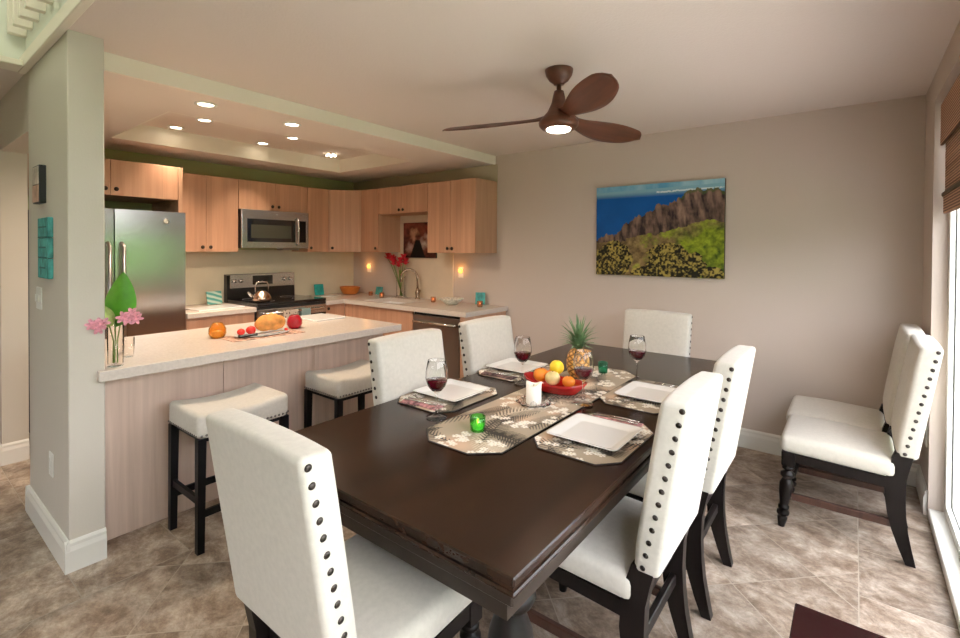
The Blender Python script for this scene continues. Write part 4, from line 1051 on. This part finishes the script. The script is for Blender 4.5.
o = obj('large_leaf', leafmesh((.0, .0, .185), (.03*.789, .03*.615, .25), cam_r, .275, .080, .15, .01), 'leaf', t)
o = obj('curled_leaf', leafmesh((.022, -.012, .20), (.10, -.85, .80), (.05, .65, .70), .16, .05, .4, .03), 'leafp', t)
def facing(cx, cy, cz, r_, n):
    t_ = nb(); blossom(t_, (0, 0, 0), r_, n, .25, 0, r2); blossom(t_, (0, 0, .006), r_*.5, 5, 1.2, 0, r2)
    q = Vector((0, 0, 1)).rotation_difference(Vector((.93+r2.uniform(-.2, .2), -.3+r2.uniform(-.3, .3), .25+r2.uniform(-.2, .3))).normalized()).to_matrix().to_4x4(); q.translation = Vector((cx, cy, cz))
    merge(b, t_, 0, q)
r2 = random.Random(9)
for (cx, cy, cz, nf_) in ((.085, .035, .245, 4), (.058, -.082, .215, 3)):
    b = nb()
    for q_ in range(nf_): facing(cx+r2.uniform(-.006, .006), cy+(q_-nf_/2+.5)*.017, cz+r2.uniform(-.016, .016), .031, 6)
    obj('flower', b, 'pink', t)
b = nb()
for sx, sy, ex, ey, ez in ((-.01, 0, 0, .0, .20), (.01, .005, .08, .033, .24), (.0, -.01, .052, -.080, .212), (.008, -.008, .022, -.012, .21)): tube(b, [(sx, sy, .015), (sx*.3+ex*.12, ey*.12, .12), (ex*.35, ey*.35, .2), (ex-.004, ey, ez)], .0028, 6)
obj('stems', b, 'stem', t)
b = nb(); lathe(b, [(0, 0), (.022, 0), (.024, .003), (.026, .10), (.024, .10), (.021, .01), (0, .008)], seg=20)
small_mesh('water_tumbler', b, 'vaseglass', (-3.02, .86, CZ+.0005), 'empty clear tumbler behind the orchid vase by the pillar', 'glass')

# ------------------------------------------------------------------ things on walls
def painted_panel(name, w, h, d, fn, res, label, cat, loc, sidemat='stemb'):
    nx, nz = int(w/res)+1, int(h/res)+1
    u = np.linspace(0, 1, nx); v = np.linspace(0, 1, nz); U, V = np.meshgrid(u, v); col = fn(U, V)
    verts = [(w*(a-.5), -d, h*(c-.5)) for c in v for a in u]; vc = list(col.reshape(-1, 3))
    faces = [(j*nx+i, j*nx+i+1, (j+1)*nx+i+1, (j+1)*nx+i) for j in range(nz-1) for i in range(nx-1)]; nf = len(faces)
    me = bpy.data.meshes.new('print'); me.from_pydata(verts, [], faces); me.materials.append(M['print_'])
    ca = me.color_attributes.new('Col', 'FLOAT_COLOR', 'POINT'); ca.data.foreach_set('color', np.c_[np.array(vc), np.ones(len(vc))].astype(np.float32).ravel())
    t = thing(name, label, cat, loc); o = bpy.data.objects.new('printed_face', me); C.objects.link(o); o.parent = t
    b = nb(); box(b, -w/2, w/2, -d+.0005, 0, -h/2, h/2); obj('canvas_body', b, sidemat, t); return t
def fbm(U, V, sx, sy, seed=0, oct_=5):
    rs_ = np.random.RandomState(seed); out = np.zeros_like(U); amp = 1.; tot = 0
    for o_ in range(oct_):
        gx, gy = max(2, int(sx*2**o_)), max(2, int(sy*2**o_)); g = rs_.rand(gy+2, gx+2)
        x = U*gx; y = V*gy; xi = np.minimum(x.astype(int), gx); yi = np.minimum(y.astype(int), gy); fx_ = x-xi; fy_ = y-yi
        fx_ = fx_*fx_*(3-2*fx_); fy_ = fy_*fy_*(3-2*fy_)
        out += amp*((g[yi, xi]*(1-fx_)+g[yi, xi+1]*fx_)*(1-fy_)+(g[yi+1, xi]*(1-fx_)+g[yi+1, xi+1]*fx_)*fy_); tot += amp; amp *= .55
    return out/tot
def lerp(a, b_, t_): return np.array(a)*(1-t_[..., None])+np.array(b_)*t_[..., None]
def landscape(U, V):
    n1 = fbm(U, V, 5, 4, 1); n2 = fbm(U, V, 30, 22, 2, 3); n3 = fbm(U, V, 9, 2, 3); n4 = fbm(np.clip(U*.92+.07*V, 0, 1), V, 34, 6, 6, 4); n5 = fbm(U, V, 14, 11, 8)
    sea = lerp((.003, .07, .26), (.004, .10, .38), np.clip(n1*1.2, 0, 1)); horizon = .935+.02*U
    sky = lerp((.10, .32, .50), (.35, .55, .62), np.clip((n3-.3)*2, 0, 1)); col = np.where((V > .86)[..., None], lerp(sea.reshape(-1, 3).mean(0), (.22, .42, .52), np.clip((V-.86)/.06, 0, 1)), sea)
    col = np.where((V > horizon)[..., None], sky, col)
    cl = (np.abs(V-.895-.02*U-.01*(n2-.5)) < .008*(U > .5)*(n5 > .4))
    col[cl] = (.62, .70, .72)
    ridge_x = [0, .08, .18, .22, .26, .33, .40, .48, .52, .60, .66, .70, .76, .82, 1.0]; ridge_y = [.40, .44, .45, .53, .60, .62, .68, .72, .77, .76, .80, .86, .90, .90, .90]
    ridge = np.interp(U, ridge_x, ridge_y)+(n4-.5)*.10
    m_ = V < ridge
    rock = lerp((.03, .018, .022), (.30, .185, .135), np.clip((n4*.75+n2*.25-.3)*2.3, 0, 1)); rock = rock*(.75+.5*n1)[..., None]
    rock = np.where((V > ridge-.03)[..., None]*(U > .68)[..., None], rock*.4+np.array((.04, .07, .02)), rock)
    col = np.where(m_[..., None], rock, col)
    lowx = [0, .15, .3, .45, .6, .7, .8, 1.0]; lowy = [.40, .37, .42, .45, .46, .52, .56, .58]
    low = np.interp(U, lowx, lowy)+(n5-.5)*.12
    hill = lerp((.09, .055, .025), (.32, .22, .09), np.clip((n2*.5+n5*.6-.2)*1.6, 0, 1))
    g2 = lerp((.025, .055, .008), (.26, .32, .02), np.clip((n5*.7+n2*.6-.35)*2., 0, 1))
    gm = np.clip((U-.60)*6+(n1-.5)*3, 0, 1)*np.clip((.60-V)*9, 0, 1); gm = np.maximum(gm, np.clip((n5-.52)*5, 0, 1)*.8)
    hill = hill*(1-gm[..., None])+g2*gm[..., None]
    hill = hill*(.45+1.1*fbm(U, V, 50, 40, 33, 3))[..., None]; col = np.where((V < low)[..., None], hill, col)
    n6b = fbm(U, V, 26, 22, 41, 3); bush = np.zeros_like(U, bool)
    for cx, cy, rx, ry in ((.16, .18, .15, .20), (.08, .08, .16, .16), (.60, .16, .17, .20), (.78, .12, .10, .13), (.45, .04, .14, .07), (.92, .05, .09, .07)):
        bush |= (((U-cx)/rx)**2+((V-cy)/ry)**2) < .25+.7*n2+.9*n6b
    n6 = fbm(U, V, 70, 55, 31, 2); leaf = lerp((.012, .010, .006), (.40, .30, .07), np.clip((n6*.6+n2*.4-.45)*5., 0, 1))
    col = np.where(bush[..., None], leaf, col)
    return np.clip(col, 0, 1)
painted_panel('canvas_picture', 1.035, .765, .035, landscape, .003, 'large unframed canvas of a blue sea, rocky cliffs and green valley on the dining wall', 'picture', (-1.30, YW, 1.636))
def abstract(U, V):
    n1 = fbm(U, V, 4, 4, 21); n2 = fbm(U, V, 12, 10, 22, 3)
    col = lerp((.04, .012, .010), (.30, .08, .05), np.clip((n1-.3)*2, 0, 1))
    for cx, cy, r, c in ((.35, .72, .13, (.55, .30, .17)), (.33, .55, .10, (.50, .25, .15)), (.62, .40, .15, (.50, .40, .34)), (.20, .30, .13, (.42, .30, .25)), (.75, .6, .1, (.45, .32, .26)), (.80, .85, .12, (.35, .06, .04))):
        k = np.clip(1.2-((U-cx)**2+(V-cy)**2)**.5/r+(n2-.5)*1.2, 0, 1); col = col*(1-k[..., None])+np.array(c)*k[..., None]
    k = (np.abs(U-.45) < .24-(V*.35)) & (V < .5); col[k] = (.008, .006, .006); return col
painted_panel('canvas_picture', .535, .415, .02, abstract, .006, 'small dark red and brown canvas in the niche over the sink', 'picture', (-4.04, YW-.0105, 1.573), 'blackm')
t = thing('photo_block', 'small framed photo with dark edge, upper one on the grey partition wall', 'picture', (-3.26, PY0, 1.78))
b = nb(); box(b, -.07, .07, -.028, 0, -.095, .095, .002, 1); obj('frame', b, 'blackm', t)
b = nb(); box(b, -.064, .064, -.031, -.028, .0, .088); obj('photo', b, mat('pale_photo', (.50, .42, .36), .4, var=.4, vscale=20), t)
b = nb(); box(b, -.064, .064, -.031, -.028, -.088, -.004); obj('photo', b, mat('peach_photo', (.55, .33, .24), .4, var=.3, vscale=20), t)
t = thing('wall_plaque', 'weathered teal wooden plaque below the framed photo on the partition', 'sign', (-3.155, PY0, 1.46))
b = nb()
for k in range(3): box(b, -.105, .105, -.022, 0, -.148+.1*k, -.050+.1*k, .003, 1)
obj('boards', b, 'tealwood', t)
b = nb(); 
for k, w_ in enumerate((.16, .19, .14, .18, .12)): box(b, -w_/2, w_/2, -.0235, -.022, .10-.05*k, .108-.05*k)
obj('carving', b, mat('dark_teal_lines', (.03, .14, .14), .7), t)
t = thing('light_switch', 'white wall switch beneath the teal plaque', 'switch', (-3.345, PY0, 1.20))
b = nb(); box(b, -.055, .055, -.006, 0, -.058, .058, .003, 1); obj('plate', b, 'plastic', t)
for sx in (-.023, .023):
    b = nb(); box(b, sx-.012, sx+.012, -.014, -.006, -.02, .02, .003, 1); obj('toggle', b, 'plastic', t)
t = thing('wall_outlet', 'white electrical outlet low on the partition near the baseboard', 'outlet', (-3.10, PY0, .40))
b = nb(); box(b, -.036, .036, -.006, 0, -.058, .058, .003, 1); obj('plate', b, 'plastic', t)
for z in (-.025, .025):
    b = nb(); box(b, -.014, .014, -.009, -.006, z-.013, z+.013, .002, 1); obj('socket', b, 'plastic', t)
t = thing('wall_outlet', 'white electrical outlet on the window wall behind the paired chairs', 'outlet', (XW, 3.72, .42)); t.rotation_euler = (0, 0, PI/2*-1)
b = nb(); box(b, -.036, .036, -.006, 0, -.058, .058, .003, 1); obj('plate', b, 'plastic', t)

# ------------------------------------------------------------------ ceiling fan
t = thing('ceiling_fan', 'three-blade walnut ceiling fan with round light over the table', 'ceiling fan', (-1.275, 2.322, ZC))
b = nb(); lathe(b, [(0, 0), (.076, 0), (.076, -.006), (.070, -.03), (.052, -.058), (.030, -.074), (.028, -.08), (0, -.08)], seg=32); obj('canopy', b, 'fan', t)
b = nb(); lathe(b, [(0, -.078), (.013, -.078), (.013, -.13), (0, -.13)], seg=16); obj('downrod', b, 'fan', t)
b = nb(); lathe(b, [(0, -.115), (.026, -.115), (.032, -.14), (.040, -.18), (.06, -.225), (.092, -.262), (.108, -.285), (.104, -.303), (.09, -.318), (0, -.318)], seg=36); obj('motor_housing', b, 'fan', t)
b = nb(); lathe(b, [(0, -.317), (.066, -.317), (.064, -.326), (.05, -.332), (0, -.334)], seg=32); obj('light_lens', b, 'lampw', t)
for ang, RAD, pit, rise in ((196, .70, 22, .0), (73, .70, 22, -.01), (317, .67, 22, .0)):
    b = nb(); N, K = 26, 8; top = []; 
    for i in range(N+1):
        f = i/N; r = .055+(RAD-.055)*f
        w_ = .072+.105*math.sin(PI*min(1, max(0, (f-.12)/.95)))**1.0 if f > .12 else .072
        w_ *= (1-max(0, (f-.86)/.14)**2.2)**.6 if f < 1 else .0
        w_ = max(w_, .004); p = R(pit+ (24*(1-f/.25)**2 if f < .25 else 0)); row = []
        zc = -.262+rise*f+.012*math.exp(-(f/.12)**2)
        off = .018*math.sin(PI*f)
        for k in range(K+1):
            s = (k/K-.5)*w_+off
            camber = .010*(1-(2*k/K-1)**2)*min(1, w_/.1)
            row.append(Vector((r, s*math.cos(p), zc-s*math.sin(p)+camber)))
        top.append(row)
    A = [[b.verts.new(p) for p in row] for row in top]
    B = [[b.verts.new(p-Vector((0, 0, .009*(1-abs(2*k/K-1)**3)+.001))) for k, p in enumerate(row)] for row in top]
    for i in range(N):
        for k in range(K):
            b.faces.new((A[i][k], A[i+1][k], A[i+1][k+1], A[i][k+1])).smooth = True; b.faces.new((B[i][k], B[i][k+1], B[i+1][k+1], B[i+1][k])).smooth = True
        b.faces.new((A[i][0], B[i][0], B[i+1][0], A[i+1][0])); b.faces.new((A[i][K], A[i+1][K], B[i+1][K], B[i][K]))
    for k in range(K): b.faces.new((A[0][k], A[0][k+1], B[0][k+1], B[0][k])); b.faces.new((A[N][k], B[N][k], B[N][k+1], A[N][k+1]))
    o = obj('blade', b, 'fan', t); o.rotation_euler = (0, 0, R(ang))

# ------------------------------------------------------------------ recessed lights
def lampobj(name, typ, loc, energy, color, rot=(0, 0, 0), **k):
    l = bpy.data.lights.new(name, typ); l.energy = energy; l.color = color
    for a, v in k.items(): setattr(l, a, v)
    o = bpy.data.objects.new(name, l); C.objects.link(o); o.location = loc; o.rotation_euler = rot; return o
dl = [(-3.165, 1.304, ZS, 'round downlight in the lower ceiling, nearer the pillar'), (-3.175, 1.885, ZS, 'round downlight in the lower ceiling, nearer the fan'),
      (-4.60, 1.655, tz, 'downlight in the raised tray over the fridge side'), (-4.15, 1.70, tz, 'downlight in the raised tray, near edge close to the pillar'),
      (-4.60, 2.42, tz, 'downlight in the raised tray in front of the microwave'), (-4.15, 2.47, tz, 'downlight in the raised tray, near edge at its middle')]
for i, (x, y, z, l) in enumerate(dl):
    t = thing('recessed_light', l, 'ceiling light', (x, y, z), 0, 'recessed kitchen downlights')
    b = nb(); lathe(b, [(.044, 0), (.062, 0), (.064, -.005), (.048, -.009), (.044, -.004)], seg=28); obj('trim_ring', b, 'white', t)
    b = nb(); lathe(b, [(0, -.003), (.044, -.003), (.044, -.001), (0, -.001)], seg=28); obj('lens', b, 'lamp', t)
    lampobj('downlight_lamp', 'SPOT', (x, y, z-.03), (50 if z > 2.4 else 52), (1, .80, .60), spot_size=R(92 if z > 2.4 else 165), spot_blend=(1. if z > 2.4 else .5), shadow_soft_size=.05)
t = thing('ceiling_light', 'small sparkling crystal ceiling light at the right end of the tray', 'ceiling light', (-4.50, 3.13, tz))
b = nb(); lathe(b, [(0, 0), (.05, 0), (.05, -.01), (0, -.01)], seg=20); obj('base', b, 'chrome', t)
for k in range(5):
    a = k*2*PI/5; b = nb(); sphere(b, (.045*math.cos(a), .045*math.sin(a), -.022), .011, 8); obj('bulb', b, 'lamp', t)

# side table in the lower right corner
t = thing('side_table', 'low glossy dark cherry table whose corner shows at the bottom right', 'table', (.06, 1.25, 0))
b = nb(); box(b, -.185, .22, -.40, .404, .425, .45, .003, 1); obj('tabletop', b, 'cherry', t)
b = nb(); box(b, -.15, .19, -.36, .36, .36, .425); obj('apron', b, 'cherry', t)
for sx in (-.15, .15):
    for sy in (-.33, .33):
        b = nb(); box(b, sx-.02 if sx < 0 else sx, sx+.02 if sx < 0 else sx+.04, sy-.02, sy+.02, 0, .36, .002, 1); obj('leg', b, 'cherry', t)
# garden plant beyond the sill
t = thing('garden_plant', 'small leafy garden plant outside the glass door', 'plant', (.95, 4.9, -.03))
b = nb(); rng = random.Random(2)
for k in range(16):
    a = k*2.4; L = rng.uniform(.3, .6); d = Vector((math.cos(a)*.7, math.sin(a)*.7, 1.)).normalized(); s = Vector((-math.sin(a), math.cos(a), 0)); prev = None
    for i in range(7):
        f = i/6; w_ = .03*math.sin(PI*min(1, f*.93+.07)); p = d*L*f+Vector((math.cos(a), math.sin(a), -.8))*.12*f*f+Vector((0, 0, .05)); row = (b.verts.new(p-s*w_), b.verts.new(p+s*w_))
        if prev: b.faces.new((prev[0], prev[1], row[1], row[0])).smooth = True
        prev = row
obj('leaves', b, 'leaf', t)
b = nb(); tube(b, [(0, 0, 0), (0, 0, .12)], .012, 8); obj('stem', b, 'stem', t)

# ------------------------------------------------------------------ light
w = bpy.data.worlds.new('world'); bpy.context.scene.world = w; w.use_nodes = True
nt = w.node_tree; bg = nt.nodes['Background']
sky = nt.nodes.new('ShaderNodeTexSky'); sky.sky_type = 'PREETHAM' if False else 'HOSEK_WILKIE'; sky.turbidity = 6; sky.ground_albedo = .4
sky.sun_direction = Vector((-.3, .55, .75)).normalized()
mixn = nt.nodes.new('ShaderNodeMix'); mixn.data_type = 'RGBA'; mixn.inputs['Factor'].default_value = .75; mixn.inputs['B'].default_value = (.94, .96, 1.0, 1)
nt.links.new(sky.outputs[0], mixn.inputs['A']); nt.links.new(mixn.outputs['Result'], bg.inputs['Color']); bg.inputs['Strength'].default_value = 11.
def portal(loc, rot, sx, sy):
    o = lampobj('window_portal', 'AREA', loc, 1, (1, 1, 1), rot, shape='RECTANGLE', size=sx, size_y=sy); o.data.cycles.is_portal = True
portal((XW+.16, (DY0+DY1)/2, 1.17), (0, PI/2, 0), 2.2, DY1-DY0)
portal((-2.1, YB-.16, 1.5), (PI/2, 0, 0), 1.6, 1.2)
lampobj('fan_lamp', 'SPOT', (-1.275, 2.322, 2.09), 22, (1, .82, .62), shadow_soft_size=.07, spot_size=R(150), spot_blend=.6)
lampobj('stairwell_fill', 'POINT', (-2.2, -.3, 4.2), 38, (.97, 1, .88), shadow_soft_size=.2)  # unseen point light added in the stairwell to stand in for upstairs daylight
for x in (-4.97, -3.42): lampobj('night_lamp', 'POINT', (x, YW-.06, 1.25), .35, (1, .45, .12), shadow_soft_size=.03)

# ------------------------------------------------------------------ camera
sc = bpy.context.scene
cd = bpy.data.cameras.new('camera'); cam = bpy.data.objects.new('camera', cd); C.objects.link(cam); sc.camera = cam
yaw, pitch, roll = .66217, -.011646, .00576
f = Vector((-math.sin(yaw), math.cos(yaw), 0)); r = Vector((math.cos(yaw), math.sin(yaw), 0)); u = Vector((0, 0, 1))
f, u = f*math.cos(pitch)+u*math.sin(pitch), u*math.cos(pitch)-f*math.sin(pitch)
r, u = r*math.cos(roll)+u*math.sin(roll), u*math.cos(roll)-r*math.sin(roll)
mt = Matrix((r, u, -f)).transposed().to_4x4(); mt.translation = Vector((0, 0, 1.465)); cam.matrix_world = mt
cd.sensor_width = 36; cd.lens = 36*481/960; cd.shift_y = -(319-255.3)/960; cd.clip_start = .05; cd.clip_end = 100
vs = sc.view_settings; vs.view_transform = 'Standard'; vs.look = 'None'; vs.gamma = 1; vs.exposure = .1
vs.use_curve_mapping = False
sc.cycles.max_bounces = 16; sc.cycles.transparent_max_bounces = 16; sc.cycles.transmission_bounces = 16; sc.cycles.diffuse_bounces = 5
sc.cycles.use_denoising = True; sc.cycles.sample_clamp_indirect = 6.
